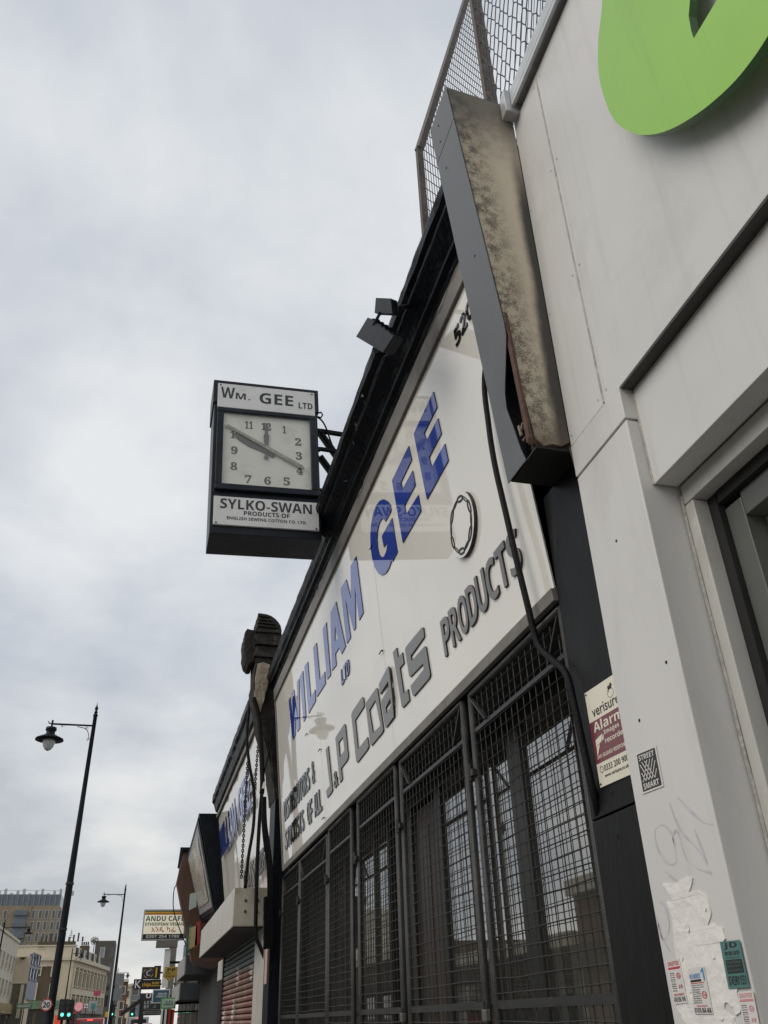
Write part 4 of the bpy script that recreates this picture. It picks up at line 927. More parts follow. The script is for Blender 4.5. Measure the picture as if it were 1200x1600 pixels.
def rake_z(t): # height of the rail at distance t along the panel
    q = (Vector((rb_.x, rb_.y, 0)) - base_p).length; return ra_.z + (rb_.z - ra_.z) * min(1.5, t / q)
n = int(tot / .022)
for i in range(1, n):
    t = tot * i / n; q = base_p + hv * t; mb.tube([(q.x, q.y, 5.6), (q.x, q.y, min(10, rake_z(t)))], .0025, 4, cap=False)
for j in range(46):
    z = 5.65 + j * .1
    ts = [t for t in [tot * i / 40 for i in range(41)] if rake_z(t) > z]
    if ts: q, r = base_p + hv * ts[0], base_p + hv * tot; mb.tube([(q.x, q.y, z), (r.x, r.y, z)], .003, 4, cap=False)
mb.build('wire_mesh', wire_metal, rf, kind='stuff')
cf = thing('chain_link_fence', (1.66, 1.0, 5.87), 'wire chain link fence above the pale coping', 'fence')
mb = MB(); X = 1.68; st, sh_ = .085, .11
def cl_pt(i, j):
    y = 3.05 - i * st; z = 5.80 + j * sh_
    return Vector((X + random.uniform(-.004, .004), y, z))
for s in (0, 1):
    for i in range(0, 50):
        pts = []
        for j in range(24):
            off = (i + (j % 2) * .5) if s == 0 else (i - (j % 2) * .5)
            w = noise.noise((i * .7, j * .9, 2)) * .012
            y = 3.05 - off * st + w
            if y > 3.06 or y < -1: continue
            pts.append(Vector((X, y, 5.80 + j * sh_ + (.022 if j % 2 else -.0)))); pts.append(Vector((X, y + w * .3, 5.80 + j * sh_ + .035)))
        if len(pts) > 2: mb.tube(pts, .004, 4, cap=False)
for i in range(40):                                              # odd straight strands left in the mesh
    y = 3.0 - i * .1; mb.tube([(X + .01, y, 5.85), (X + .01, y - .7, 7.6)], .0022, 4, cap=False)
mb.build('wire_mesh', wire_metal, cf, kind='stuff')
for y in (3.06, 0.9, -1.0): MB().box(X - .02, X + .02, y - .02, y + .02, 5.72, 8.5).build('post', rust, cf)
MB().tube([(X, 3.06, 8.4), (X, -1, 8.4)], .02, 8).build('top_rail', rust, cf)
# ================================================================== PILASTER with broken stone console
def rough(mb, prof, y0, y1, amp, seed, ny=8, sub=3, mi=0):
    """extrude an (x, z) loop along y, edges subdivided and worn"""
    P_ = []
    for i, p in enumerate(prof):
        q = prof[(i + 1) % len(prof)]
        for j in range(sub): P_.append((p[0] + (q[0] - p[0]) * j / sub, p[1] + (q[1] - p[1]) * j / sub))
    n = len(P_); v = []; f = []
    for k in range(ny + 1):
        y = y0 + (y1 - y0) * k / ny
        for x, z in P_:
            d = Vector((noise.noise((x * 9, y * 9, z * 9 + seed)), noise.noise((x * 9 + 5, y * 9, z * 9 + seed)), noise.noise((x * 9, y * 9 + 5, z * 9 + seed)))) * amp
            v.append(Vector((x, y, z)) + d)
    for k in range(ny):
        for i in range(n): f.append((k * n + i, k * n + (i + 1) % n, (k + 1) * n + (i + 1) % n, (k + 1) * n + i))
    c0 = len(v); v.append(Vector((sum(p[0] for p in P_) / n, y0, sum(p[1] for p in P_) / n))); v.append(Vector((sum(p[0] for p in P_) / n, y1, sum(p[1] for p in P_) / n)))
    for i in range(n): f.append((c0, (i + 1) % n, i)); f.append((c0 + 1, ny * n + i, ny * n + (i + 1) % n))
    return mb.add(v, f, mi)
pc = thing('stone_console_pilaster', (1.6, 11.2, 0.12), 'black pilaster topped by a broken sooty stone console block', 'pilaster')
box('shaft', 1.43, 1.95, 10.46, 10.9, 0.12, 5.25, black_paint, pc, 0.006)
mb = MB(); rough(mb, [(1.42, 3.9), (1.35, 4.3), (1.21, 4.75), (1.13, 5.1), (1.09, 5.35), (1.10, 5.62), (1.62, 5.62), (1.62, 3.9)], 10.44, 10.95, .02, 1); mb.build('console_scroll', stone, pc)
mb = MB(); rough(mb, [(1.12, 5.02), (1.105, 5.3), (1.12, 5.58), (1.2, 5.62), (1.28, 5.60), (1.30, 5.42), (1.24, 5.2), (1.2, 4.95)], 10.40, 10.46, .018, 4, ny=3); mb.build('exposed_plaster', plaster, pc)
# front piece: a worn hanging scroll; rear piece: stepped courses under a quarter round
mb = MB(); rough(mb, [(0.955, 5.80), (0.945, 6.07), (0.97, 6.115), (1.11, 6.11), (1.115, 5.80), (1.08, 5.66), (1.03, 5.645), (0.985, 5.70)], 10.52, 10.98, .014, 7, sub=5); mb.build('stone_scroll', stone, pc)
for k, (z0, z1, xa, xb, ya) in enumerate(((5.63, 5.70, 1.10, 1.47, 10.46), (5.705, 5.76, 1.075, 1.49, 10.43), (5.765, 5.87, 1.105, 1.46, 10.46), (5.875, 5.92, 1.08, 1.48, 10.42), (5.925, 6.05, 1.10, 1.44, 10.455), (6.055, 6.10, 1.085, 1.43, 10.43))):
    mb = MB(); rough(mb, [(xa, z0), (xa - .006, (z0 + z1) / 2), (xa, z1), (xb, z1), (xb, z0)], ya, 10.98, .009, 20 + k, sub=6); mb.build('stone_course', stone, pc)
qr = [(1.10, 6.105), (1.105, 6.33)] + [(1.14 + .28 * math.sin(t * .26), 6.12 + .21 * math.cos(t * .26)) for t in range(7)] + [(1.425, 6.105)]
mb = MB(); rough(mb, qr, 10.45, 10.96, .008, 41, sub=3); mb.build('stone_quarter_round', stone, pc)
for k in range(4): mb = MB(); rough(mb, [(1.104 + .01 * k, 6.13 + .05 * k), (1.102 + .01 * k, 6.155 + .05 * k), (1.38 - .045 * k, 6.15 + .048 * k), (1.38 - .045 * k, 6.125 + .048 * k)], 10.425, 10.452, .005, 50 + k, ny=2, sub=5); mb.build('stone_reed', stone, pc)

# cables and chains hanging down the pilaster
def cable(pxs, Y, r, label, wob=0.0):
    pts = spline([at(px, py, Y + dy) for (px, py, dy) in pxs], 5)
    return MB().tube(pts, r, 8).build('cable', rubber, None, smooth=True, label=label, category='cable', group='cables on the stone pilaster')
cable([(390, 1095, 0), (386, 1150, 0), (389, 1190, 0), (397, 1240, 0), (396, 1290, 0), (388, 1340, 0), (383, 1388, 0)], 12.1, .022, 'sagging black cable crossing the second white sign, ending on the shutter box')
cable([(409, 1240, 0), (405, 1290, 0), (402, 1350, 0), (400, 1420, 0), (400, 1460, 0), (406, 1478, 0), (413, 1495, 0), (420, 1510, 0)], 12.12, .026, 'black cable with thick joint hanging past the shutter box')
cable([(396, 1090, 0), (404, 1120, 0), (408, 1170, 0), (410, 1220, 0), (409, 1240, 0)], 10.36, .03, 'knotted cable bundle wrapped round the console')
cable([(431, 1098, 0), (424, 1150, 0), (417, 1190, 0), (408, 1222, 0)], 10.38, .008, 'thin wire slung from the cornice to the console')
for i in range(4): cable([(411 + i * 1.3, 1245, 0), (410 + i * 2, 1285, 0), (413 + i * 2.6, 1320, 0), (418 + i * 2.4, 1360, 0), (419 + i * 2.2, 1420, 0), (418 + i * 2, 1470, 0)], 10.40, .011, ('thin cable at the outer side of the four clipped cables', 'thin cable second from the outside of the clipped cables', 'thin cable third from the outside of the clipped cables', 'thin cable of the clipped four nearest the white sign')[i])
cov = thing('cable_cover', (1.34, 10.38, 2.2), 'stack of dark plastic cable covers below the clipped cables', 'cable cover')
for i in range(5):
    a = at(412, 1405 + i * 15, 10.40); b = at(426, 1402 + i * 15, 10.40)
    MB().hexa([a + Vector((0, -.03, -.12)), b + Vector((0, -.03, -.12)), b + Vector((0, -.05, .02)), a + Vector((0, -.05, .02)), a + Vector((0, .03, -.12)), b + Vector((0, .03, -.12)), b + Vector((0, .03, .02)), a + Vector((0, .03, .02))]).build('cover_segment', rubber, cov)
def chain(a, b, label, sag=0.0, L_=.045):
    mb = MB(); a, b = Vector(a), Vector(b); n = int((b - a).length / (L_ * .72)); d = (b - a).normalized()
    for i in range(n):
        c = a + (b - a) * (i + .5) / n; s = Vector((1, 0, 0)) if i % 2 else Vector((0, 1, 0)); s = (s - d * s.dot(d)).normalized()
        mb.tube([c + d * (L_ / 2) * math.cos(q * math.pi / 4) + s * (L_ * .32) * math.sin(q * math.pi / 4) for q in range(9)], .0075, 5, cap=False)
    return mb.build('chain', black_metal, None, label=label, category='chain')
chain(at(387, 1188, 12.2), at(377, 1372, 12.2), 'dark chain hanging left of the sagging cable over the second sign')
chain(at(404, 1155, 12.15), at(396, 1260, 12.15), 'dark chain hanging beside the console over the second sign')
t = MB(); t.bar(at(414, 1222, 10.3), at(411, 1232, 10.3), .03, .03); t.build('paper_scrap', paper_w, None, label='small white scrap caught on the pilaster cables', category='scrap')

# ================================================================== SECOND SHOP (shutter, second sign)
s2 = thing('shuttered_shop', (2.0, 15.5, 0.12), 'black shop with painted roller shutter and a second white sign', 'building')
box('upper_wall', 1.80, 9, 10.91, 19.45, 2.7, 5.55, wallcol, s2)
box('back_wall', 2.4, 9, 10.91, 19.45, 0.12, 2.69, wallcol, s2)
lip2 = lambda y: 1.25
v = []; f = []; prof = [(1.9, 5.42), (1.42, 5.43), (1.40, 5.50), (1.34, 5.56), (1.30, 5.70), (1.255, 5.74), (1.25, 5.86), (1.9, 5.90)]; YY = [10.95 + i * .12 for i in range(71)]
for y in YY:
    for j, (x, z) in enumerate(prof):
        a = noise.noise((y * 4, j * 1.7, 33)) * .012 + noise.noise((y * 17, j * 3, 8)) * .008; v.append((x + a, y, z + a))
n = len(prof)
for i in range(len(YY) - 1):
    for j in range(n): f.append((i * n + j, i * n + (j + 1) % n, (i + 1) * n + (j + 1) % n, (i + 1) * n + j))
f.append(tuple(range(n))); f.append(tuple(reversed(range((len(YY) - 1) * n, len(YY) * n))))
MB().add(v, f).build('cornice', black_paint, s2)
# tilted fascia
T2, B2 = Vector((1.42, 0, 5.40)), Vector((1.76, 0, 3.16)); V2 = (T2 - B2).normalized(); N2 = Vector((-V2.z, 0, V2.x)); H2 = (T2 - B2).length
def sg2f(u, v, d): return Vector((B2.x, 19.30 - u, B2.z)) + V2 * v + N2 * d
sg2 = thing('fascia_sign', (1.6, 15.7, 3.2), 'smaller white fascia sign behind chains over the roller shutter', 'shop sign')
v = []; f = []
for i in range(25):
    for j in range(13):
        u = 8.2 * i / 24; vv = H2 * j / 12; w = max(0.0, 1 - vv / 1.1)
        v.append(sg2f(u, vv, .02 * noise.noise((u * 1.8, vv * .4, 3)) * (1 + 2.2 * w)))
for i in range(24):
    for j in range(12): f.append((i * 13 + j, (i + 1) * 13 + j, (i + 1) * 13 + j + 1, i * 13 + j + 1))
MB().add(v, f).build('sign_sheet', white_board, sg2, smooth=True)
mb = MB(); rect_on(mb, sg2f, -.12, -.002, -.1, H2 + .04, -.05, .04); mb.build('side_trim', black_paint, sg2)
mb = MB(); rect_on(mb, sg2f, -.12, 8.25, H2 + .03, H2 + .09, -.05, .04); mb.build('top_trim', strip_m, sg2)
def word2(body, u0, u1, v0, v1, m, off=0.0, widths=None, gap=.14, d=.05):
    wd = [(widths or {}).get(c, 1.0) for c in body]; k = (u1 - u0) / (sum(wd) + gap * (len(body) - 1)); u = u0
    for c, w in zip(body, wd):
        mb = MB(); text_on(mb, bold(c), sg2f, u, v0, w * k, v1 - v0, .014, 0, 1, off=off, shear=.08, base=d); mb.build('letter', list(m), sg2); u += (w + gap) * k
word2('WILLIAM', .45, 3.55, 1.38, 1.92, (blue_l, blue_s), widths={'W': 1.5, 'M': 1.4, 'I': .45})
word2('GEE', 4.0, 5.6, 1.38, 1.92, (blue_l, blue_s))
word2('HABERDASHERY'[:0] or 'COATS', 3.9, 5.3, .25, .62, (grey_l, grey_s), d=.06)
word2('TRIMMINGS'[:0] or 'PRODUCTS', 5.45, 6.5, .3, .6, (grey_l, grey_s), d=.06)
# shutter box
X0 = 1.17
sb = thing('shutter_box', (1.4, 15.3, 2.66), 'pale projecting metal box of the roller shutter', 'shutter housing')
shm = mat('pale shutter box metal', (0.5, 0.48, 0.44), 0.4, metal=.1, var=.08, vs_=2, dirt=(.3, .26, .2), dirt_amt=.5, dirt_scale=2.5)
box('casing', X0, 1.70, 12.2, 18.4, 2.665, 3.13, shm, sb, 0.004)
box('end_plate', X0 + .005, 1.62, 12.19, 12.199, 2.67, 3.125, mat('rust stained end plate', (.45, .42, .34), .5, var=.12, vs_=5, dirt=(.28, .2, .1), dirt_amt=.6, dirt_scale=4), sb)
box('underside', X0 + .02, 1.69, 12.25, 18.35, 2.655, 2.664, dark_void, sb)
for px, py in ((384, 1407), (403, 1407), (383, 1424), (401, 1424)):
    a = at(px, py, 12.185); MB().box(a.x - .014, a.x + .014, 12.18, 12.189, a.z - .014, a.z + .014).build('bolt', gate_metal, sb)
rs = thing('roller_shutter', (1.68, 15.2, 0.12), 'closed roller shutter painted brown and teal with white dabs', 'shutter')
def slat_mat():
    m = bpy.data.materials.new('painted shutter slat'); m.use_nodes = True; N, L = m.node_tree.nodes, m.node_tree.links; b = N['Principled BSDF']; b.inputs['Roughness'].default_value = .5
    tc = N.new('ShaderNodeTexCoord'); mp = N.new('ShaderNodeMapping'); mp.inputs['Scale'].default_value = (0.01, 1.9, 2.6); L.new(tc.outputs['Object'], mp.inputs[0])
    vo = N.new('ShaderNodeTexVoronoi'); vo.inputs['Scale'].default_value = 1.6; L.new(mp.outputs[0], vo.inputs['Vector'])
    r = N.new('ShaderNodeValToRGB'); r.color_ramp.interpolation = 'CONSTANT'
    sp = N.new('ShaderNodeSeparateColor'); L.new(vo.outputs['Color'], sp.inputs[0]); L.new(sp.outputs[0], r.inputs[0])
    cs = [(0, (.19, .085, .055)), (.3, (.15, .07, .06)), (.5, (.24, .13, .075)), (.68, (.22, .055, .05)), (.83, (.5, .46, .4)), (.9, (.17, .095, .065))]
    for i, (p, c) in enumerate(cs):
        e_ = r.color_ramp.elements[i] if i < 2 else r.color_ramp.elements.new(p); e_.position = p; e_.color = (*c, 1)
    sz = N.new('ShaderNodeSeparateXYZ'); L.new(tc.outputs['Object'], sz.inputs[0]); nz = N.new('ShaderNodeTexNoise'); nz.inputs['Scale'].default_value = 2.5; L.new(tc.outputs['Object'], nz.inputs['Vector'])
    ad = N.new('ShaderNodeMath'); ad.operation = 'MULTIPLY_ADD'; L.new(nz.outputs['Fac'], ad.inputs[0]); ad.inputs[1].default_value = .5; L.new(sz.outputs['Z'], ad.inputs[2])
    mr = N.new('ShaderNodeMapRange'); mr.inputs[1].default_value = 2.5; mr.inputs[2].default_value = 2.62; L.new(ad.outputs[0], mr.inputs[0])
    mx = N.new('ShaderNodeMixRGB'); L.new(mr.outputs[0], mx.inputs[0]); L.new(r.outputs[0], mx.inputs[1]); mx.inputs[2].default_value = (.09, .13, .13, 1)
    L.new(mx.outputs[0], b.inputs['Base Color']); return m
slm = slat_mat()
z = .14
while z < 2.64:
    v = []; YA, YB = 13.14, 18.15
    pf = [(1.68, z), (1.642, z + .012), (1.63, z + .037), (1.642, z + .066), (1.68, z + .072)]
    v = [(x, y, zz_) for y in (YA, YB) for x, zz_ in pf]; f = [(i, i + 1, i + 6, i + 5) for i in range(4)] + [(0, 5, 9, 4), (0, 1, 2, 3, 4), (9, 8, 7, 6, 5)]
    MB().add(v, f).build('slat', slm, rs); z += .078
for y0, y1 in ((13.09, 13.137), (18.152, 18.2)): box('guide_rail', 1.61, 1.75, y0, y1, .12, 2.65, gate_metal, rs)
box('white_jamb', 1.58, 1.75, 11.3, 13.085, 0.12, 2.66, shm, s2, 0.004)
box('notice', 1.425, 1.4295, 10.6, 10.8, 1.95, 2.4, mat('faded pink notice', (.45, .28, .24), .6, var=.1), pc)
box('dark_side_door', 1.66, 1.8, 18.3, 19.4, .12, 2.5, black_paint, s2, .005)
box('door_fanlight', 1.62, 1.66, 18.25, 19.4, 2.3, 2.64, shm, s2, .003)

# ================================================================== THIRD SHOP: dark box, tilted poster frame, wood fascia
s3 = thing('timber_fascia_shop', (2.0, 23, 0.12), 'shop with leaning framed poster board and brown timber fascia', 'building')
box('body', 2.0, 9, 19.47, 30.0, .12, 4.6, wallcol, s3)
nt, nb0, ft, fb0 = at(311, 1271, 19.55), at(339, 1428, 19.55), at(293, 1337, 22.7), at(315, 1442, 22.7)
MB().hexa([nt, Vector((2.0, 19.47, nt.z)), Vector((2.0, 19.47, nb0.z)), nb0, ft, Vector((2.0, 22.7, ft.z)), Vector((2.0, 22.7, fb0.z)), fb0]).build('black_return', black_paint, s3)
fb = thing('framed_poster_board', (1.5, 20.6, 3.0), 'leaning black framed board with shiny crinkled food posters', 'poster board')
q = [ft, nt, nb0, fb0]; nrm = (q[1] - q[0]).cross(q[3] - q[0]).normalized(); nrm = -nrm if nrm.x > 0 else nrm
q = [p + nrm * .03 for p in q]; cq = sum(q, Vector()) / 4; q = [cq + (p - cq) * .66 for p in q]
cen = sum(q, Vector()) / 4
oq = [cen + (p - cen) * 1.42 for p in q]
MB().hexa([p for p in oq] + [p - nrm * .028 for p in oq]).build('frame', black_paint, fb, .01)
mid_ = [cen + (p - cen) * 1.24 + nrm * .012 for p in q]; MB().hexa(mid_ + [p - nrm * .02 for p in mid_]).build('inner_frame', mat('worn silver frame', (.3, .3, .3), .4, metal=.3, var=.3, vs_=12), fb, .004)
v = []; f = []
for i in range(15):
    for j in range(11):
        s_, t_ = i / 14, j / 10; p = (q[0] * (1 - s_) + q[1] * s_) * (1 - t_) + (q[3] * (1 - s_) + q[2] * s_) * t_
        v.append(p + nrm * (.028 + .02 * noise.noise((s_ * 9, t_ * 3, 4))))
for i in range(14):
    for j in range(10): f.append((i * 11 + j, (i + 1) * 11 + j, (i + 1) * 11 + j + 1, i * 11 + j + 1))
def poster_mat():
    m = mat('crinkled poster film', (.42, .38, .33), .1, var=.4, vs_=5, bump=.8, bs=9, dirt=(.1, .05, .035), dirt_amt=.8, dirt_scale=4, speck=((.5, .36, .08), 7, .62), stretch=(1, 3, .35), spec=.9); return m
MB().add(v, f).build('poster', poster_mat(), fb, smooth=True)
wood = mat('brown timber boarding', (.11, .055, .032), .6, var=.25, vs_=5, bump=.2, bs=20, stretch=(1, 1, .15), dirt=(.05, .03, .02), dirt_amt=.5)
w0, w1, w2, w3 = at(285, 1335, 24), at(300, 1345, 23), at(311, 1500, 23), at(297, 1500, 24)
tb = [Vector((.93, 23.6, 4.9)), Vector((1.0, 23.5, 5.0)), Vector((1.7, 23.5, 2.9)), Vector((1.62, 23.6, 2.9))]
nb = 6
for i in range(nb):
    y0 = 22.9 + i * .45
    pr = [(p_.x * y0 / 22.9 + .02 * i, p_.z) for p_ in (at(288, 1330, 22.9), at(276, 1377, 22.9), at(299, 1500, 22.9))] + [(2.0, 2.8), (2.0, at(288, 1330, 22.9).z)]
    v, f = slab_y(y0, y0 + .44, pr); MB().add(v, f).build('fascia_board', wood, s3, .004)
ca = at(288, 1328, 22.8); MB().bar((ca.x + .05, 22.75, ca.z + .02), (ca.x + .12, 25.7, ca.z + .02), .3, .07).build('fascia_capping', black_paint, s3)
for nm, px, py, c, lb in (('mint_panel', 302, 1408, (.42, .5, .46), 'pale mint green board leaning on the timber fascia'), ('straw_panel', 302, 1465, (.5, .4, .2), 'straw yellow board under the timber fascia'), ('red_panel', 309, 1460, (.45, .05, .05), 'small red and white striped board'), ('green_panel', 295, 1470, (.02, .12, .09), 'dark green narrow board beside the straw board')):
    a = at(px, py, 22.4); w, h = (.1, .26) if nm != 'mint_panel' else (.085, .2)
    if nm == 'green_panel': w, h = .045, .36
    if nm == 'red_panel': w, h = .05, .3
    o = MB().hexa([a + Vector((-w, 0, -h)), a + Vector((w, 0, -h * .6)), a + Vector((w * .7, .0, h)), a + Vector((-w * 1.1, 0, h * .8)), a + Vector((-w, .03, -h)), a + Vector((w, .03, -h * .6)), a + Vector((w * .7, .03, h)), a + Vector((-w * 1.1, .03, h * .8))]).build('notice_board', mat(nm + ' paint', c, .5, var=.1), None, label=lb, category='board')
cable([(285, 1335, 11.5), (276, 1380, 11.5), (272, 1390, 11.5), (271, 1420, 11.5), (280, 1450, 11.5), (292, 1480, 11.5)], 12, .012, 'thin looping cable beside the cafe sign')
sh3 = mat('grey projecting fascia', (.3, .3, .29), .45, var=.08, dirt=(.2, .19, .17), dirt_amt=.5)
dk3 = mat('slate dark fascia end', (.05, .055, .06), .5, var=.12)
def proj_box(y0, y1, pts, label, m1=sh3, m2=dk3):
    """projecting fascia box: street face pale, end face dark"""
    x0, x1, z0, z1 = pts
    t = thing('projecting_fascia', ((x0 + x1) / 2, y0, z0), label, 'shop fascia', 'projecting fascia boxes down the street')
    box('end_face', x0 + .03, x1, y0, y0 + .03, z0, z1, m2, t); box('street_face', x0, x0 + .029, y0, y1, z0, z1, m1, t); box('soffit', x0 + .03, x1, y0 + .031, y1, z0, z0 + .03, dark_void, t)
    return t
a, b = at(290, 1492, 25.8), at(317, 1522, 25.8)
proj_box(25.8, 30, (a.x, 2.0, b.z, a.z), 'grey projecting fascia box with dark end beyond the roller shutter')
a, b = at(281, 1536, 30.5), at(296, 1562, 30.5)
proj_box(30.5, 36, (a.x, 2.6, b.z, a.z), 'smaller grey projecting fascia box farther down the street')

# ================================================================== PROJECTING SIGNS
def proj_sign(name, Y, x0, x1, z0, z1, label, border, face, wall_x, cat='projecting sign', depth=.14, bw=.03):
    t = thing(name, ((x0 + x1) / 2, Y, z0), label, cat, 'projecting shop signs down the street')
    box('case', x0, x1, Y, Y + depth, z0, z1, border, t, .004)
    box('face', x0 + bw, x1 - bw, Y - .006, Y - .001, z0 + bw, z1 - bw, face, t)
    if wall_x > x1: MB().bar((x1 - .02, Y + depth / 2, (z0 + z1) / 2), (wall_x, Y + depth / 2, (z0 + z1) / 2), .05, .05).build('bracket', black_metal, t)
    fn = lambda u, v, d: Vector((x0 + bw + (x1 - x0 - 2 * bw) * u, Y - .007 - d, z0 + bw + (z1 - z0 - 2 * bw) * v))
    return t, fn
silver = mat('aluminium sign case', (.4, .41, .41), .4, metal=.4, var=.08)
lit_cream = mat('lit cream sign face', (.75, .72, .58), .4, var=.03, emit=(1.0, .93, .72), emit_s=.22)
sgreen = mat('sign deep green', (.01, .10, .05), .5, var=.05); sred = mat('sign red', (.5, .03, .02), .5, var=.05); syel = mat('sign yellow', (.7, .45, .03), .5, var=.05); sblk = mat('sign black', (.012, .012, .012), .5, var=.05); swht = mat('sign white', (.75, .75, .72), .5, var=.03)
YA = 26.0; a, b = at(225.5, 1421, YA), at(221.5, 1469.5, YA); c_ = at(292, 1418, YA)
t, fn = proj_sign('cafe_sign', YA, a.x, c_.x, b.z, a.z, 'lit cream projecting cafe sign with green letters and a phone number', silver, lit_cream, 2.0, bw=.035)
mb = MB(); text_on(mb, bold('ANDU CAFE'), fn, .03, .63, .96, .18, .002); text_on(mb, bold('ETHIOPIAN VEGAN'), fn, .03, .465, .96, .115, .002); rect_on(mb, fn, 0, 1, .965, 1.0, 0, .002); mb.build('lettering', sgreen, t)
mb = MB(); rect_on(mb, fn, 0, 1, .905, .964, 0, .002); mb.build('yellow_stripe', syel, t)
mb = MB(); rect_on(mb, fn, 0, 1, .86, .904, 0, .002); text_on(mb, 'አንዱ ካፌ', fn, .2, .235, .6, .19, .002); mb.build('red_lettering', sred, t)
mb = MB(); rect_on(mb, fn, 0, 1, 0, .17, 0, .002); mb.build('phone_strip', sblk, t)
mb = MB(); text_on(mb, bold('0207 254 1780'), fn, .08, .035, .82, .10, .004); mb.build('phone_number', swht, t)
gold = mat('ochre sign face', (.45, .31, .06), .5, var=.08)
def small(name, Y, px0, py0, px1, py1, label, m, texts, wall=3.0, bw=.02, border=sblk):
    p, q_ = at(px0, py0, Y), at(px1, py1, Y)
    t, fn = proj_sign(name, Y, p.x, q_.x, q_.z, p.z, label, border, m, wall, bw=bw)
    for (s, u, v, w, h, tm) in texts:
        mb = MB(); text_on(mb, s, fn, u, v, w, h, .003); mb.build('lettering', tm, t)
    return t, fn
YP = 31.0
p, q_ = at(254.5, 1511, YP), at(277, 1533, YP); t = thing('shield_sign', ((p.x + q_.x) / 2, YP, q_.z), 'ochre shield shaped payment sign below the cafe sign', 'projecting sign', 'projecting shop signs down the street')
V, F = outline(loops=[[(0.05, .35), (.45, 0), (.95, .35), (1, 1), (.12, 1), (.12, .6)]])
pf_ = lambda u, v, d: Vector((p.x + (q_.x - p.x) * u, YP - d, q_.z + (p.z - q_.z) * v))
mb = MB(); solid(mb, V, F, pf_, .06); mb.build('shield', gold, t); MB().add([pf_(a_, b_, -.001) for a_, b_ in V], F).build('back', gold, t)
mb = MB(); text_on(mb, bold('PP'), pf_, .3, .66, .5, .24, .002, base=.061); text_on(mb, bold('Pay'), pf_, .24, .46, .3, .15, .002, base=.061); text_on(mb, bold('Point'), pf_, .24, .28, .55, .14, .002, base=.061); mb.build('lettering', sblk, t)
MB().bar((q_.x - .02, YP - .03, p.z - .1), (2.6, YP - .03, p.z - .1), .03, .03).build('bracket', black_metal, t)
plum = mat('dark plum sign', (.03, .025, .045), .5, var=.08); lilac = mat('pale grey print', (.5, .5, .52), .5)
t, fn = small('ring_emblem_sign', 46, 222.5, 1511, 241, 1530, 'dark plum projecting sign with a pale letter C', plum, [(bold('C'), .33, .25, .36, .5, lilac)])
for a0_ in (0.6, 2.2, 3.7, 5.3):
    V, F = outline(loops=[[(.5 + .42 * math.cos(a0_ + k * .1), .5 + .42 * math.sin(a0_ + k * .1)) for k in range(9)] + [(.5 + .37 * math.cos(a0_ + k * .1), .5 + .37 * math.sin(a0_ + k * .1)) for k in range(8, -1, -1)]])
    mb = MB(); solid(mb, V, F, fn, .003); mb.build('ring_segment', syel, t)
small('yellow_bar_sign', 45.5, 241.5, 1509, 250, 1530, 'narrow black sign with a yellow bar beside the letter C', sblk, [('I', .2, .1, .25, .8, syel)])
small('square_sign', 60, 209.5, 1530, 222, 1546, 'black square sign with a thin white letter K', sblk, [('K', .15, .1, .7, .8, swht)])
small('food_sign', 44, 221, 1531, 250.5, 1545.5, 'black sign with slanting yellow lettering and underline', sblk, [(bold('chips'), .05, .15, .45, .6, syel), (bold('IN BAY'), .55, .5, .4, .3, syel), ('-', .52, .3, .46, .08, syel)])
small('purple_sign', 50, 219, 1552, 239, 1562, 'deep purple sign with a white crescent under the yellow lettered sign', plum, [(bold('U'), .45, .2, .4, .8, swht)])
small('to_let_sign', 40, 224, 1562, 251, 1577, 'dark estate agent board reading LET BY', mat('slate board', (.035, .042, .045), .5, var=.1), [(bold('LET'), .05, .55, .45, .35, lilac), (bold('BY'), .05, .08, .3, .35, lilac), ('//', .6, .1, .15, .35, lilac)])
small('tobacco_sign', 36, 239, 1546, 264, 1567, 'teal blue health and tobacco sign in a white frame', mat('teal blue sign', (.04, .11, .15), .5, var=.1), [(bold('HEALTH'), .3, .62, .55, .16, swht), (bold('TOBACCO'), .2, .4, .65, .16, swht)], border=swht, bw=.03)
small('green_notice_sign', 33, 252, 1559, 274, 1576, 'pale green bordered notice sign above the striped doorway', mat('pale green notice', (.4, .5, .4), .5, var=.1), [(bold('CASH'), .2, .6, .6, .2, sgreen), (bold('MARKET'), .1, .25, .8, .25, sgreen)], border=mat('leaf green border', (.1, .25, .06), .5), bw=.04)
small('phone_strip_sign', 34, 222, 1578, 251, 1586, 'grey strip sign with a phone number', mat('grey strip', (.2, .19, .18), .5), [(bold('020 8533 3200'), .1, .25, .8, .5, sblk)], bw=.04)
# striped doorway curtain and flank walls beneath the signs
st = thing('striped_banner', (1.4, 34, .5), 'red white and black striped banner hanging under the notice sign', 'banner')
for i in range(7):
    a, b = at(252 + i * 3, 1577, 34), at(255 + i * 3, 1577, 34)
    box('stripe', a.x, b.x, 34, 34.03, 0.5, a.z, (swht, sblk, swht, sblk, sred, sblk, sred)[i], st)
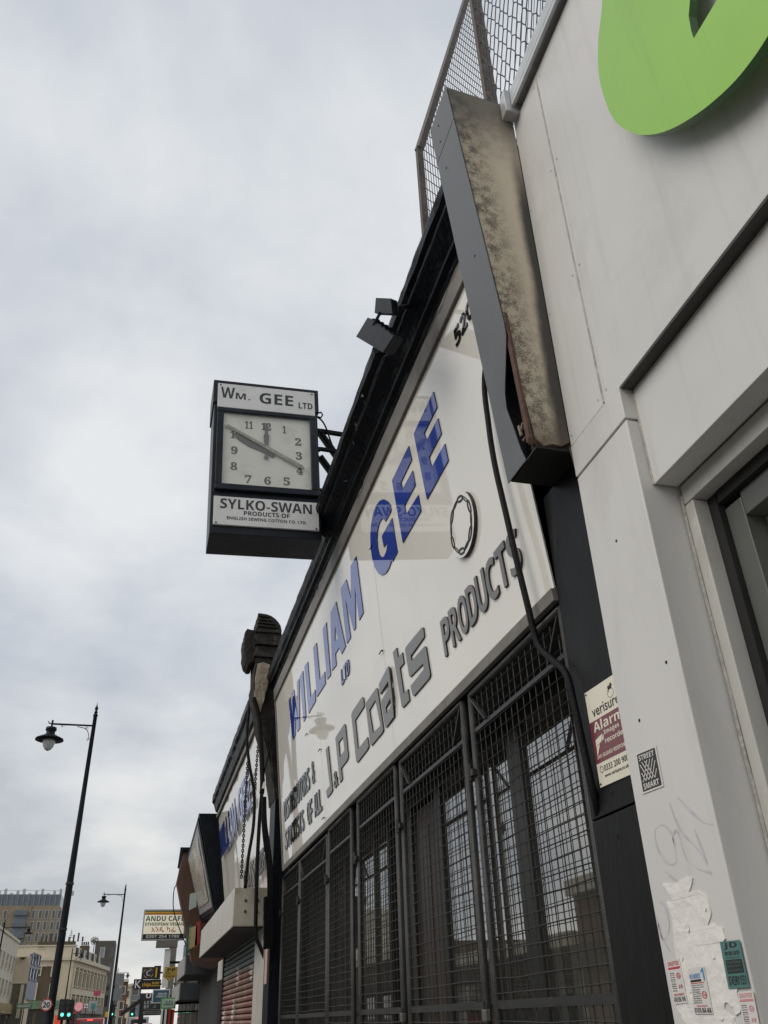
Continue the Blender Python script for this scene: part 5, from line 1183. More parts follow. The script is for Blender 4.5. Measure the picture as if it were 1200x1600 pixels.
# buildings behind the signs
def street_block(y0, y1, x, h, label, m, col2):
    t = thing('terrace_shop', (x + 2, (y0 + y1) / 2, .12), label, 'building', 'shops farther down the near side')
    box('wall', x, x + 9, y0, y1, .12, h, m, t)
    box('cornice', x - .25, x, y0, y1, h - .5, h + .12, col2, t); box('fascia', x - .35, x - .001, y0 + .1, y1 - .1, 2.7, 3.5, col2, t)
    n = max(2, int((y1 - y0) / 2.4))
    for i in range(n):
        yc = y0 + (i + .5) * (y1 - y0) / n
        for z in [4.0] + ([7.0] if h > 8.5 else []):
            w = box('window', x - .03, x - .001, yc - .55, yc + .55, z, z + 1.7, far_glass, t); box('sill', x - .12, x - .031, yc - .65, yc + .65, z - .12, z, swht, w)
    for i in range(3):
        yc = y0 + (i + .5) * (y1 - y0) / 3; box('shop_window', x - .03, x - .001, yc - (y1 - y0) / 7, yc + (y1 - y0) / 7, .6, 2.6, far_glass, t)
    return t
grime = mat('grey brown stucco', (.16, .145, .12), .85, var=.2, vs_=1.5); dkb = mat('dark brick', (.07, .055, .045), .85, var=.25, vs_=3); palec = mat('dull cream stucco', (.35, .32, .26), .85, var=.12, vs_=2)
street_block(30.1, 37, 2.3, 4.8, 'dark low shop just beyond the cafe sign', dkb, sblk)
street_block(37.1, 46, 2.2, 5.6, 'grey brown shop with pale rainwater pipe behind the small signs', grime, dkb)
street_block(46.1, 60, 2.8, 4.4, 'cream low shop beyond the letter C sign', palec, grime)
street_block(60.1, 78, 4.0, 4.6, 'dark brick shops where the near side bends away', dkb, palec)
street_block(78.1, 105, 6.0, 7.6, 'grey stucco terrace at the far bend on the near side', grime, palec)
dp = thing('rainwater_pipe', (1.9, 37, .12), 'white rainwater pipe on the wall under the cafe sign', 'pipe')
a = at(262, 1483, 36.9); b = at(257, 1515, 36.9)
box('pipe', a.x - .1, a.x + .12, 36.8, 37.0, b.z - .6, a.z, swht, dp); box('hopper', a.x - .45, a.x + .35, 36.7, 37.05, a.z + .05, a.z + .75, grime, dp); box('bracket', a.x - .1, a.x + .9, 36.95, 37.02, b.z + .2, b.z + .28, black_metal, dp)
po = thing('street_wall_post', (1.2, 38.5, .12), 'grey stone pier beside the rainwater pipe', 'pier')
a = at(266, 1470, 38); b = at(275, 1530, 38); box('pier_shaft', a.x, a.x + .28, 38, 38.3, .12, a.z, mat('pier stone', (.25, .23, .2), .85, var=.15), po); box('pier_cap', a.x - .05, a.x + .33, 37.95, 38.35, a.z, a.z + .1, grime, po)
aw = thing('black_awning', (0.2, 52, 2.6), 'black sloping awning under the LET BY board', 'awning')
a, b = at(188, 1588, 52), at(226, 1562, 52)
MB().hexa([a, b, b + Vector((0, 0, .22)), a + Vector((0, 0, .16)), a + Vector((0, 3, 0)), b + Vector((0, 3, 0)), b + Vector((0, 3, .22)), a + Vector((0, 3, .16))]).build('canopy', sblk, aw)
MB().bar(b + Vector((-.1, .1, 0)), Vector((b.x - .1, 52.1, .12)), .25, .25).build('support', sblk, aw)
# ================================================================== STREET LAMPS
lamp_m = mat('black lamp paint', (.012, .013, .016), .5, spec=.12, var=.2, vs_=4)
globe = mat('frosted lamp globe', (.5, .52, .53), .25, var=.05)
def lamp(loc, H, s, label, arm=1.27, group='street lamps'):
    """post at loc, bracket arm towards -X (s = -1) or +X (s = 1)"""
    x, y, z0 = loc; t = thing('street_lamp', loc, label, 'street lamp', group)
    MB().lathe((x, y, z0), [(.16, 0), (.16, .9), (.13, 1.0), (.11, 1.05), (.10, H * .45), (.072, H * .72), (.06, H - .42), (.075, H - .40), (.075, H - .36), (.05, H - .33)], 14).build('post', lamp_m, t, smooth=True)
    MB().lathe((x, y, z0 + H - .33), [(.04, 0), (.06, .06), (.03, .1), (.055, .16), (.05, .2), (.015, .28), (.004, .38)], 10).build('finial', lamp_m, t, smooth=True)
    za = z0 + H - .72; xe = x + s * arm
    MB().tube([(x, y, za), (xe - s * .02, y, za)], .03, 8).build('bracket_arm', lamp_m, t)
    sc = [Vector((x + s * (.1 + .0), y, za - .42)), Vector((x + s * .12, y, za - .3)), Vector((x + s * .22, y, za - .12)), Vector((x + s * .5, y, za - .05))]
    MB().tube(spline(sc), .012, 6).build('scroll', lamp_m, t)
    for cx_, cz, r in ((x + s * .12, za - .45, .05), (x + s * .22, za - .1, .06), (xe - s * .32, za - .06, .05)):
        MB().tube([(cx_ + r * (1 - k / 16) * math.cos(k * .55), y, cz + r * (1 - k / 16) * math.sin(k * .55)) for k in range(14)], .009, 5).build('scroll', lamp_m, t)
    MB().tube([(xe, y, za + .12), (xe, y, za - .1)], .03, 8).build('drop_pin', lamp_m, t)
    MB().tube([(xe, y, za), (xe + s * .1, y, za + .02), (xe + s * .12, y, za + .08)], .018, 6).build('arm_curl', lamp_m, t)
    ln = MB().lathe((xe, y, za - .1), [(.05, .0), (.16, -.02), (.17, -.10), (.13, -.15), (.14, -.24), (.26, -.30), (.42, -.38), (.43, -.42), (.2, -.41)], 20).build('lantern', lamp_m, t, smooth=True)
    MB().lathe((xe, y, za - .1), [(.19, -.412), (.19, -.5), (.16, -.62), (.09, -.72), (.01, -.76)], 16).build('globe', globe, ln, smooth=True)
    return t
L1 = 28.0; p = at(152, 1100, L1)
lamp((p.x, L1, .12), p.z - .12, -1, 'tall black lamp post nearest the clock, carrying the 20 sign')
L2 = 70.0; p2 = at(197, 1381, L2); lamp((p2.x, L2, .12), p2.z - .12, -1, 'second black lamp post along the near kerb', arm=1.45)
L3 = 132.0; p3 = at(114, 1480, L3); lamp((p3.x, L3, .12), p3.z - .12, 1, 'distant lamp post in front of the cream corner building', arm=1.2)
L4 = 92.0; p4 = at(8.5, 1436, L4); lamp((p4.x, L4, .12), p4.z - .12, 1, 'far side lamp post at the left edge before the white building', arm=2.2)
L5 = 160.0; p5 = at(185, 1512, L5); lamp((p5.x, L5, .12), p5.z - .12, 1, 'very distant lamp post left of the far brick terrace', arm=1.6)
sp_ = thing('speed_limit_sign', (p.x, L1 - .13, 1.8), 'round 20 speed limit sign with red ring on the near lamp post', 'traffic sign')
c = at(72.5, 1570, L1 - .14); R_ = .152
def disc_on(name, r, d, m, r_in=0.0):
    L_ = [[(c.x + r * math.cos(k * math.pi / 16), c.z + r * math.sin(k * math.pi / 16)) for k in range(32)]]
    if r_in: L_.append([(c.x + r_in * math.cos(k * math.pi / 16), c.z + r_in * math.sin(k * math.pi / 16)) for k in range(32)])
    V, F = outline(loops=L_); mb = MB(); solid(mb, V, F, lambda a, b, dd: Vector((a, L1 - .14 - d - dd, b)), .004); return mb.build(name, m, sp_)
disc_on('face', R_ * .98, .0, swht); disc_on('red_ring', R_, .005, print_red, R_ * .8)
mb = MB(); text_on(mb, bold('20'), lambda u, v, d: Vector((c.x + u, L1 - .15 - d, c.z + v)), -.088, -.065, .176, .13, .003); mb.build('numerals', sblk, sp_)
for z in (c.z, 4.0, 5.2): MB().lathe((p.x, L1, z), [(.118, -.03), (.118, .03)], 12).build('clamp', gate_metal, sp_)
bx2 = thing('lamp_post_signs', (p2.x, L2 - .2, 3.2), 'two grey parking plates on the second lamp post', 'traffic sign')
for z in (3.1, 4.0): box('plate', p2.x + .05, p2.x + .65, L2 - .2, L2 - .17, z, z + .75, mat('grey plate back', (.16, .17, .17), .5, var=.1), bx2)

# ================================================================== FAR SIDE BUILDINGS
stucco = mat('cream stucco', (.58, .5, .37), .85, var=.1, vs_=.6, dirt=(.3, .25, .17), dirt_amt=.4, dirt_scale=.5)
white_r = mat('off white render', (.56, .52, .43), .85, var=.08, vs_=.5, dirt=(.36, .32, .25), dirt_amt=.4, dirt_scale=.4)
def brick_mat(name, c1, c2, cm, sc):
    m = bpy.data.materials.new(name); m.use_nodes = True; N, L = m.node_tree.nodes, m.node_tree.links; b = N['Principled BSDF']; b.inputs['Roughness'].default_value = .88
    tc = N.new('ShaderNodeTexCoord'); sp = N.new('ShaderNodeSeparateXYZ'); L.new(tc.outputs['Object'], sp.inputs[0]); ad = N.new('ShaderNodeMath'); ad.operation = 'ADD'; L.new(sp.outputs['X'], ad.inputs[0]); L.new(sp.outputs['Y'], ad.inputs[1])
    cb = N.new('ShaderNodeCombineXYZ'); L.new(ad.outputs[0], cb.inputs[0]); L.new(sp.outputs['Z'], cb.inputs[1])
    br = N.new('ShaderNodeTexBrick'); br.inputs['Scale'].default_value = sc; br.inputs['Color1'].default_value = (*c1, 1); br.inputs['Color2'].default_value = (*c2, 1); br.inputs['Mortar'].default_value = (*cm, 1); br.inputs['Mortar Size'].default_value = .012
    L.new(cb.outputs[0], br.inputs['Vector']); nz = N.new('ShaderNodeTexNoise'); nz.inputs['Scale'].default_value = .8; nz.inputs['Detail'].default_value = 6; L.new(tc.outputs['Object'], nz.inputs['Vector'])
    mx = N.new('ShaderNodeMixRGB'); mx.blend_type = 'MULTIPLY'; mx.inputs[0].default_value = .5; L.new(br.outputs[0], mx.inputs[1]); L.new(nz.outputs['Fac'], mx.inputs[2]); L.new(mx.outputs[0], b.inputs['Base Color']); return m
brick_b = brick_mat('brown stock brick', (.15, .11, .065), (.11, .08, .05), (.17, .15, .12), 4.5)
brick_o = brick_mat('buff tower brick', (.37, .29, .2), (.32, .25, .175), (.34, .29, .22), 4)
brick_r = brick_mat('red terrace brick', (.22, .09, .05), (.17, .07, .045), (.22, .19, .16), 4.5)
trimc = mat('pale stone trim', (.55, .5, .38), .8, var=.08)
roofm = mat('slate roof', (.045, .045, .05), .75, var=.2, vs_=3)
class Facade:
    """local frame on a wall: s along, z up, d outwards"""
    def __init__(s, a, b):
        s.a = Vector((a[0], a[1], 0)); s.b = Vector((b[0], b[1], 0)); s.L = (s.b - s.a).length; s.t = (s.b - s.a).normalized(); s.n = Vector((s.t.y, -s.t.x, 0))
    def fn(s, u, v, d): return s.a + s.t * u + s.n * d + Vector((0, 0, v))
    def px(s, x, y):
        p = at_plane(x, y, s.a, s.n); return (p - s.a).dot(s.t), p.z
    def box(s, name, u0, u1, z0, z1, d0, d1, m, parent):
        mb = MB(); rect_on(mb, s.fn, u0, u1, z0, z1, d0, d1); return mb.build(name, m, parent)
    def window(s, u0, u1, z0, z1, parent, frame=trimc, fw=.14, bars=True, glass=far_glass):
        mb = MB()
        for (a, b, c_, d_) in ((u0, u0 + fw, z0, z1), (u1 - fw, u1, z0, z1), (u0 + fw, u1 - fw, z1 - fw, z1), (u0 + fw, u1 - fw, z0, z0 + fw)): rect_on(mb, s.fn, a, b, c_, d_, .002, .1)
        if bars: rect_on(mb, s.fn, u0 + fw, u1 - fw, (z0 + z1) / 2 - .04, (z0 + z1) / 2 + .04, .002, .05)
        w = mb.build('window', frame, parent); s.box('pane', u0 + fw, u1 - fw, z0 + fw, z1 - fw, .003, .02, glass, w); return w
def block(name, A, B, depth, h, m, parent):
    """prism behind the wall A-B"""
    f_ = Facade(A, B); q = [f_.fn(0, 0.1, 0), f_.fn(f_.L, 0.1, 0), f_.fn(f_.L, 0.1, -depth), f_.fn(0, 0.1, -depth)]
    MB().hexa(q + [p_ + Vector((0, 0, h - .1)) for p_ in q]).build(name, m, parent)
# corner building, three storeys: brick front facing us, columned street side
YC = 135.0
xc = at(116, 1500, YC).x; xl = -16.5; zt = at(127, 1478, YC).z; ze = at(115, 1497, YC).z
cb = thing('corner_building', (xc - 3, YC + 5, .12), 'three storey cream and brown brick corner building with parapet', 'building')
FA = Facade((xl, YC), (xc, YC)); ce = at(166, 1515, 162.0); FB = Facade((xc, YC), (ce.x, 162.0))
back = FB.fn(FB.L, 0, -9)
fp = [Vector((xl, YC, .1)), Vector((xc, YC, .1)), Vector((ce.x, 162, .1)), Vector((ce.x - 9, 166, .1)), Vector((xl, 158, .1))]
n = 5; v = fp + [q + Vector((0, 0, ze)) for q in fp]; MB().add(v, [tuple(reversed(range(5))), tuple(range(5, 10))] + [(i, (i + 1) % 5, 5 + (i + 1) % 5, 5 + i) for i in range(5)]).build('wall', brick_b, cb)
FA.box('parapet', 0, FA.L, ze, zt, -.5, .05, stucco, cb); FA.box('cornice', 0, FA.L + .2, ze - .25, ze + .1, .051, .4, trimc, cb); FA.box('frieze', 0, FA.L - 1.6, ze - .95, ze - .25, .002, .08, stucco, cb)
FA.box('parapet_capping', 0, FA.L + .1, zt, zt + .15, -.6, .15, trimc, cb)
FA.box('corner_pier', FA.L - 1.55, FA.L + .03, .12, ze - .25, .002, .14, stucco, cb)
for i in range(9): FA.box('quoin', FA.L - 1.75, FA.L - 1.45, 4.4 + i * .5, 4.65 + i * .5, .003, .17, trimc, cb)
for (x0, y0, x1, y1) in ((60, 1477, 70, 1483), (90, 1478, 98, 1484)):
    u0, z1 = FA.px(x0, y0); u1, z0 = FA.px(x1, y1); FA.window(u0, u1, z0, z1, cb, fw=.1)
for (x0, y0, x1, y1) in ((52, 1502, 66, 1525), (82, 1503, 96, 1526), (44, 1536, 60, 1563), (78, 1537, 90, 1563)):
    u0, z1 = FA.px(x0, y0); u1, z0 = FA.px(x1, y1); u1 = u0 + 1.25; FA.window(u0, u1, z0, z1, cb, fw=.16)
zs = FA.px(60, 1564)[1]
FA.box('shop_fascia', 0, FA.L, zs - .9, zs, .002, .35, mat('green shop fascia', (.12, .2, .12), .6, var=.2), cb)
for i in range(5): FA.box('shop_window', .6 + i * 2, 2.2 + i * 2, .5, zs - 1.1, .002, .06, far_glass, cb)
# street side: pilasters, windows, heavy eaves
FB.box('eaves_cornice', -.2, FB.L, ze - .35, ze + .15, .002, .6, trimc, cb); FB.box('frieze', 0, FB.L, ze - 1.0, ze - .35, .002, .12, stucco, cb)
zf = ze - 1.0; zm = zf - 2.55
FB.box('middle_band', 0, FB.L, zm - .7, zm, .002, .25, trimc, cb)
nb_ = 9
for i in range(nb_ + 1):
    u = .3 + (FB.L - .6) * i / nb_
    FB.box('column', u - .28, u + .28, zm, zf, .002, .3, stucco, cb); FB.box('column', u - .28, u + .28, 4.2, zm - .7, .002, .28, stucco, cb)
    if i < nb_:
        w = (FB.L - .6) / nb_; FB.window(u + .5, u + w - .5, zm + .2, zf - .3, cb, fw=.12, bars=False); FB.window(u + .5, u + w - .5, 4.4, zm - .9, cb, fw=.12, bars=False)
FB.box('shop_fascia', 0, FB.L, 3.2, 4.19, .002, .3, mat('mixed fascia', (.2, .18, .16), .6, var=.4, vs_=.4), cb)
# mansard with dormers and chimneys on the street side
FB.box('mansard', 1.5, FB.L - .5, ze + .15, ze + 1.5, -4, -.4, roofm, cb)
for i in range(5): FB.window(2 + i * 4.2, 3.6 + i * 4.2, ze + .3, ze + 1.35, cb, frame=trimc, fw=.15, bars=False)
ch = FA.box('chimney_stack', FA.L - 5.5, FA.L - .5, zt + .15, zt + 1.0, -6.5, -5.5, brick_b, cb)
for i in range(10):
    u = FA.L - 5.2 + i * .62; b_ = FA.fn(u, zt + 1.0, -6); MB().lathe(b_, [(.13, 0), (.15, .1), (.11, .15), (.12, .55 + .25 * (i % 3)), (.15, .6 + .25 * (i % 3))], 8).build('chimney_pot', dkb, ch)
q = FB.fn(17, ze + 1.5, -2); mb = MB(); mb.box(q.x - .7, q.x + .7, q.y - .9, q.y + .9, ze + .2, ze + 2.6); chs = mb.build('chimney_stack', brick_b, cb)
for i in range(4): MB().lathe((q.x - .45 + i * .3, q.y, ze + 2.6), [(.12, 0), (.1, .1), (.12, .6)], 8).build('chimney_pot', dkb, chs)
an = at(111, 1461, YC + 6); mb = MB(); mb.tube([(an.x, YC + 6, zt), (an.x, YC + 6, an.z + .7)], .03, 5)
for k in range(4): mb.tube([(an.x - .3 + .05 * k, YC + 6, an.z - .3 + .25 * k), (an.x + .3 - .05 * k, YC + 6, an.z - .3 + .25 * k)], .02, 4)
mb.build('roof_aerial', black_metal, None, label='thin television aerial on the corner building roof', category='aerial')
# gable ended cream building, nearer
YG = 113.0
gA, gB = at(15, 1495, YG), at(49, 1497, YG); g2 = at(57, 1501, 118)
cg = thing('cream_gable_building', (gA.x, YG + 2, .12), 'plain cream gable wall building with blue grey bay at its street side', 'building')
block('wall', (gA.x - 1, YG), (gB.x, YG), 6, gA.z, stucco, cg)
FG = Facade((gA.x - 1, YG), (gB.x, YG)); FS = Facade((gB.x + .01, YG), (gB.x + .45, 119))
zb = FG.px(30, 1537)[1]
FG.box('lower_wall', 0, FG.L, .12, zb, .002, .1, mat('drab olive shop wall', (.13, .12, .085), .8, var=.2), cg); FG.box('string_course', 0, FG.L, zb, zb + .12, .002, .2, trimc, cg)
for x0, x1 in ((10, 20), (30, 38)):
    u0 = FG.px(x0, 1550)[0]; u1 = FG.px(x1, 1550)[0]; FG.box('pale_pier', u0 + .1, u1 - .1, 2.6, zb - .1, .101, .3, trimc, cg)
bay = mat('blue grey bay window', (.16, .19, .24), .5, var=.15)
FS.box('street_front', 0, FS.L, zb - 1.5, gA.z + .25, -.2, .0, bay, cg)
for i in range(3):
    for z0 in (zb + .4, zb + 1.9): FS.window(.4 + i * 1.9, 1.9 + i * 1.9, z0, z0 + 1.2, cg, frame=bay, fw=.1, bars=False)
sat = at(36, 1497, YG - .3); t = thing('satellite_dish', (sat.x, YG - .3, sat.z), 'dark satellite dish on the cream gable wall', 'satellite dish')
MB().lathe((sat.x, YG - .35, sat.z), [(.02, -.1), (.25, -.04), (.36, .06), (.3, .04)], 14).build('dish', dkb, t); MB().bar((sat.x, YG - .3, sat.z), (sat.x, YG, sat.z - .1), .06, .06).build('arm', black_metal, t)
# white building along the street, at the left edge
wA, wB = at(-12, 1443, 84), at(30, 1473, 113)
wx = (at(0, 1452, 96).x + wB.x) / 2
wb = thing('white_render_building', (wx - 3, 98, .12), 'off white rendered building at the left edge of the street', 'building')
FW = Facade((wx, 80), (wx, 112.9)); zW = at(15, 1462, 103).z
block('wall', (wx, 80), (wx, 112.9), 9, zW, white_r, wb)
FW.box('coping', 0, FW.L, zW, zW + .25, -.5, .12, trimc, wb)
for i in range(11):
    u = 1 + i * 2.9
    for z0 in (4.6, 6.9): FW.window(u, u + 1.1, z0, z0 + 1.5, wb, frame=white_r, fw=.1)
FW.box('shop_fascia', 0, FW.L, 3.0, 3.9, .002, .5, mat('ochre shop fascia', (.3, .22, .08), .6, var=.5, vs_=.3), wb)
for i in range(7): FW.box('shop_window', .5 + i * 4.6, 4.4 + i * 4.6, .5, 2.9, .002, .06, far_glass, wb)
# tall brick and glass block behind
YT = 250.0
tl, trr, tm = at(-20, 1386, YT), at(96, 1397, YT), at(95, 1415, YT)
tw = thing('apartment_tower', ((tl.x + trr.x) / 2, YT + 8, .12), 'tall buff brick apartment block with blue glass top floors', 'building')
FT = Facade((tl.x, YT), (trr.x, YT))
block('brick_wall', (tl.x, YT), (trr.x, YT), 18, tm.z, brick_o, tw)
glz = mat('blue grey curtain wall', (.12, .15, .18), .25, var=.2, vs_=.3); zt2 = trr.z
MB().hexa([FT.fn(0, tm.z + .01, -.6), FT.fn(FT.L, tm.z + .01, -.6), FT.fn(FT.L, tm.z + .01, -17), FT.fn(0, tm.z + .01, -17), FT.fn(0, zt2, -.6), FT.fn(FT.L, zt2, -.6), FT.fn(FT.L, zt2, -17), FT.fn(0, zt2, -17)]).build('glass_storeys', glz, tw)
for i in range(int(FT.L / 1.3)): FT.box('fin', i * 1.3, i * 1.3 + .18, tm.z + .02, zt2, -.6, -.3, mat('zinc fin', (.2, .23, .26), .4, var=.1), tw)
FT.box('roof_rail', 0, FT.L, zt2 + .9, zt2 + 1.0, -.8, -.7, silver, tw)
for i in range(14): FT.box('roof_plant', 1 + i * 1.5, 1.6 + i * 1.5, zt2, zt2 + .5 + (i % 3) * .5, -3, -2, silver, tw)
u_g0, u_g1 = FT.px(18, 1450)[0], FT.px(40, 1450)[0]
FT.box('glazed_bay', u_g0, u_g1, 6, tm.z - 1, .002, .2, glz, tw)
for k in range(8): FT.box('balcony', u_g0, u_g1, 8 + k * 2.6, 8.9 + k * 2.6, .2, .9, mat('balcony glass', (.1, .12, .13), .2, var=.2), tw)
for px in (6, 50, 61, 71, 82, 91):
    u = FT.px(px, 1440)[0]
    for k in range(8): FT.window(u - .45, u + .45, 7.2 + k * 2.6, 9.3 + k * 2.6, tw, frame=silver, fw=.12, bars=False)
for u0, u1 in ((FT.px(42, 1440)[0], FT.px(46, 1440)[0]),): FT.box('pilaster', u0, u1, 6, tm.z, .002, .25, brick_o, tw)
# dark block right of the corner building
YD = 232.0; a, b = at(150, 1470, YD), at(181, 1471, YD)
dt = thing('dark_office_block', ((a.x + b.x) / 2, YD + 5, .12), 'dark brown office block rising behind the corner building', 'building')
FD = Facade((a.x, YD), (b.x, YD)); block('wall', (a.x, YD), (b.x, YD), 14, a.z, mat('brown cladding', (.085, .072, .06), .7, var=.12), dt)
for k in range(4): FD.window(1.2, FD.L - 2.2, a.z - 3.6 - k * 3.3, a.z - 1.4 - k * 3.3, dt, frame=silver, fw=.2, bars=False, glass=mat('pale office glass', (.2, .23, .24), .12, var=.2))
for k in range(4): FD.box('street_window', FD.L - .9, FD.L - .2, a.z - 3.6 - k * 3.3, a.z - 1.4 - k * 3.3, .002, .05, far_glass, dt)
# farther terraces towards the bend
for i, (x0, x1, ytop, Y, mm, lab) in enumerate(((182, 192, 1522, 185, palec, 'pale terrace seen under the second lamp arm'), (187, 201, 1530, 205, brick_r, 'red brick terrace near the end of the street'), (197, 206, 1538, 230, stucco, 'cream terrace at the end of the street'), (203, 222, 1537, 262, mat('hazy grey block', (.2, .22, .24), .7, var=.1), 'hazy grey block closing the street'))):
    a, b = at(x0, ytop, Y), at(x1, ytop, Y); t = thing('far_terrace', (a.x, Y, .12), lab, 'building', 'terraces at the end of the street')
    F_ = Facade((a.x, Y), (b.x, Y)); block('wall', (a.x, Y), (b.x, Y), 10, a.z, mm, t); F_.box('cornice', 0, F_.L, a.z - .5, a.z, .002, .5, trimc, t)
    nn = max(1, int(F_.L / 1.6))
    for j in range(nn):
        for k in range(3): F_.window((j + .2) * F_.L / nn, (j + .8) * F_.L / nn, a.z - 2.8 - k * 2.7, a.z - 1.2 - k * 2.7, t, fw=.12, bars=False)
# small shrub growing on the corner roof
sbp = at(148, 1470, 150); sbo = thing('roof_shrub', (sbp.x, 150, ze), 'small dry shrub growing between the chimneys', 'shrub')
MB().tube([(sbp.x, 150, ze + 1.4), (sbp.x, 150, sbp.z)], .06, 6).build('stem', dkb, sbo)
mb = MB()
for i in range(260):
    d = Vector((random.gauss(0, 1), random.gauss(0, 1), random.gauss(0, .8))).normalized() * random.random() ** .4 * .62; c0_ = Vector((sbp.x, 150, sbp.z)) + d
    r = Vector((random.uniform(-1, 1), random.uniform(-1, 1), random.uniform(-1, 1))).normalized() * .09; s_ = r.orthogonal().normalized() * .05
    mb.add([c0_ - r, c0_ + s_, c0_ + r, c0_ - s_], [(0, 1, 2, 3)])
mb.build('foliage', mat('dry olive leaves', (.09, .075, .04), .8, var=.4, vs_=5), sbo, kind='stuff')
# opposite side, only met in the windows and the glossy fascia
def opp(y0, y1, h, m, label, rows):
    t = thing('opposite_building', (-15, (y0 + y1) / 2, .12), label, 'building', 'buildings opposite, met only in the window reflections')
    Fo = Facade((-14.2, y0), (-14.2, y1)); block('wall', (-14.2, y0), (-14.2, y1), 9, h, m, t); Fo.box('cornice', 0, Fo.L, h - .5, h + .1, .002, .4, trimc, t)
    n_ = int(Fo.L / 2.6)
    for i in range(n_):
        for k in range(rows): Fo.window((i + .25) * Fo.L / n_, (i + .72) * Fo.L / n_, 4.6 + k * 3.1, 6.6 + k * 3.1, t, fw=.15)
    Fo.box('shop_fascia', 0, Fo.L, 3.1, 3.9, .002, .4, dkb, t)
    for i in range(int(Fo.L / 5)): Fo.box('shop_window', i * 5 + .4, i * 5 + 4.4, .5, 2.9, .002, .06, far_glass, t)
opp(-12, 14, 7.5, brick_b, 'brown brick terrace opposite the grey clad shop', 1)
opp(14.1, 36, 6.3, brick_r, 'low red brick terrace opposite, beyond the brown one', 0)
opp(36.1, 56, 4.4, palec, 'very low cream shops opposite the cafe sign', 0)
opp(56.1, 79.5, 5.6, brick_b, 'low brown brick terrace opposite, next to the white building', 0)

# ================================================================== TRAFFIC LIGHTS, SMALL SIGNS, VEHICLES
glow_g = mat('green signal lens', (.05, .5, .35), .3, var=.02, emit=(.15, 1.0, .7), emit_s=1.3)
glow_r = mat('red tail lamp', (.5, .02, .02), .3, var=.02, emit=(1.0, .07, .05), emit_s=1.6)
dark_lens = mat('dark signal lens', (.03, .02, .015), .3)
def signal(px, py, Y, label, green=True, s=1.0):
    c = at(px, py, Y); t = thing('traffic_light', (c.x, Y + .2, .12), label, 'traffic light', 'traffic lights at the junction')
    MB().lathe((c.x, Y + .25, .12), [(.07, 0), (.07, c.z + .3)], 10).build('pole', lamp_m, t)
    MB().box(c.x - .28 * s, c.x + .28 * s, Y - .02, Y + .2, c.z - .3 * s, c.z + .95 * s).build('backing_board', sblk, t, .02)
    for k, m in enumerate((glow_g if green else dark_lens, dark_lens, dark_lens if green else glow_r)):
        zc = c.z + .02 + k * .31 * s
        V, F = outline(loops=[[(c.x + .11 * s * math.cos(q * .3927), zc + .11 * s * math.sin(q * .3927)) for q in range(16)]]); mb = MB(); solid(mb, V, F, lambda a, b, d: Vector((a, Y - .03 - d, b)), .01); mb.build('lens', m, t)
        mb = MB(); mb.tube([(c.x + .13 * s * math.cos(q * math.pi / 8), Y - .1, zc + .13 * s * math.sin(q * math.pi / 8)) for q in range(9)], .02, 4); mb.build('hood', sblk, t)
signal(97, 1586, 70, 'left of two green traffic lights beside the 20 sign'); signal(107.5, 1586, 72, 'right of two green traffic lights beside the 20 sign')
signal(175, 1585, 110, 'small green traffic light at the foot of the second lamp'); signal(206.5, 1585, 112, 'distant green traffic light under the awning')
pinkm = mat('pink round sign', (.6, .16, .2), .5, emit=(1, .35, .4), emit_s=.25)
def far_sign(name, x0, y0, x1, y1, Y, m, label, txt=None, tm=None):
    p_, q2 = at(x0, y0, Y), at(x1, y1, Y); t = thing(name, ((p_.x + q2.x) / 2, Y, q2.z), label, 'shop sign', 'small shop signs across the junction')
    box('panel', p_.x, q2.x, Y, Y + .15, q2.z, p_.z, m, t)
    MB().bar(((p_.x + q2.x) / 2, Y + .1, q2.z - .001), ((p_.x + q2.x) / 2, Y + .1, max(.12, q2.z - 3)), .08, .08).build('support', black_metal, t)
    if txt: mb = MB(); text_on(mb, txt, lambda u, v, d: Vector((p_.x + (q2.x - p_.x) * u, Y - .002 - d, q2.z + (p_.z - q2.z) * v)), .1, .25, .8, .5, .01); mb.build('lettering', tm, t)
p_ = at(123, 1573, 128); t = thing('round_pink_sign', (p_.x, 128, p_.z - .5), 'round pink lit shop sign across the junction', 'shop sign', 'small shop signs across the junction')
V, F = outline(loops=[[(p_.x + .5 * math.cos(q * .2618), p_.z + .5 * math.sin(q * .2618)) for q in range(24)]]); mb = MB(); solid(mb, V, F, lambda a, b, d: Vector((a, 128 - d, b)), .1); mb.build('disc', pinkm, t)
V, F = outline(loops=[[(p_.x + .32 * math.cos(q * .2618), p_.z + .32 * math.sin(q * .2618)) for q in range(24)], [(p_.x + .22 * math.cos(q * .2618), p_.z + .22 * math.sin(q * .2618)) for q in range(24)]]); mb = MB(); solid(mb, V, F, lambda a, b, d: Vector((a, 127.89 - d, b)), .02); mb.build('ring', swht, t)
far_sign('shop_board', 140, 1564, 151, 1580, 130, mat('grey frame board', (.35, .36, .35), .5), 'grey framed board with a teal centre')
far_sign('shop_board', 143, 1568, 148.5, 1576, 129.5, mat('teal centre', (.05, .22, .18), .5), 'teal poster on the grey framed board')
far_sign('shop_board', 147, 1548, 156.5, 1556, 131, mat('magenta board', (.4, .05, .12), .5), 'magenta board on the columned building')
far_sign('shop_board', 132, 1569, 137, 1575, 128.5, swht, 'small white square sign with dark mark', bold('S'), sblk)
far_sign('shop_board', 26, 1568, 50, 1575.5, 109, mat('green bank fascia', (.12, .22, .13), .5), 'green shop fascia with white lettering under the gable', bold('MARKET'), swht)
far_sign('shop_board', 68, 1561, 81, 1572, 125, mat('pale lime board', (.4, .45, .25), .5), 'pale lime board behind the 20 sign')
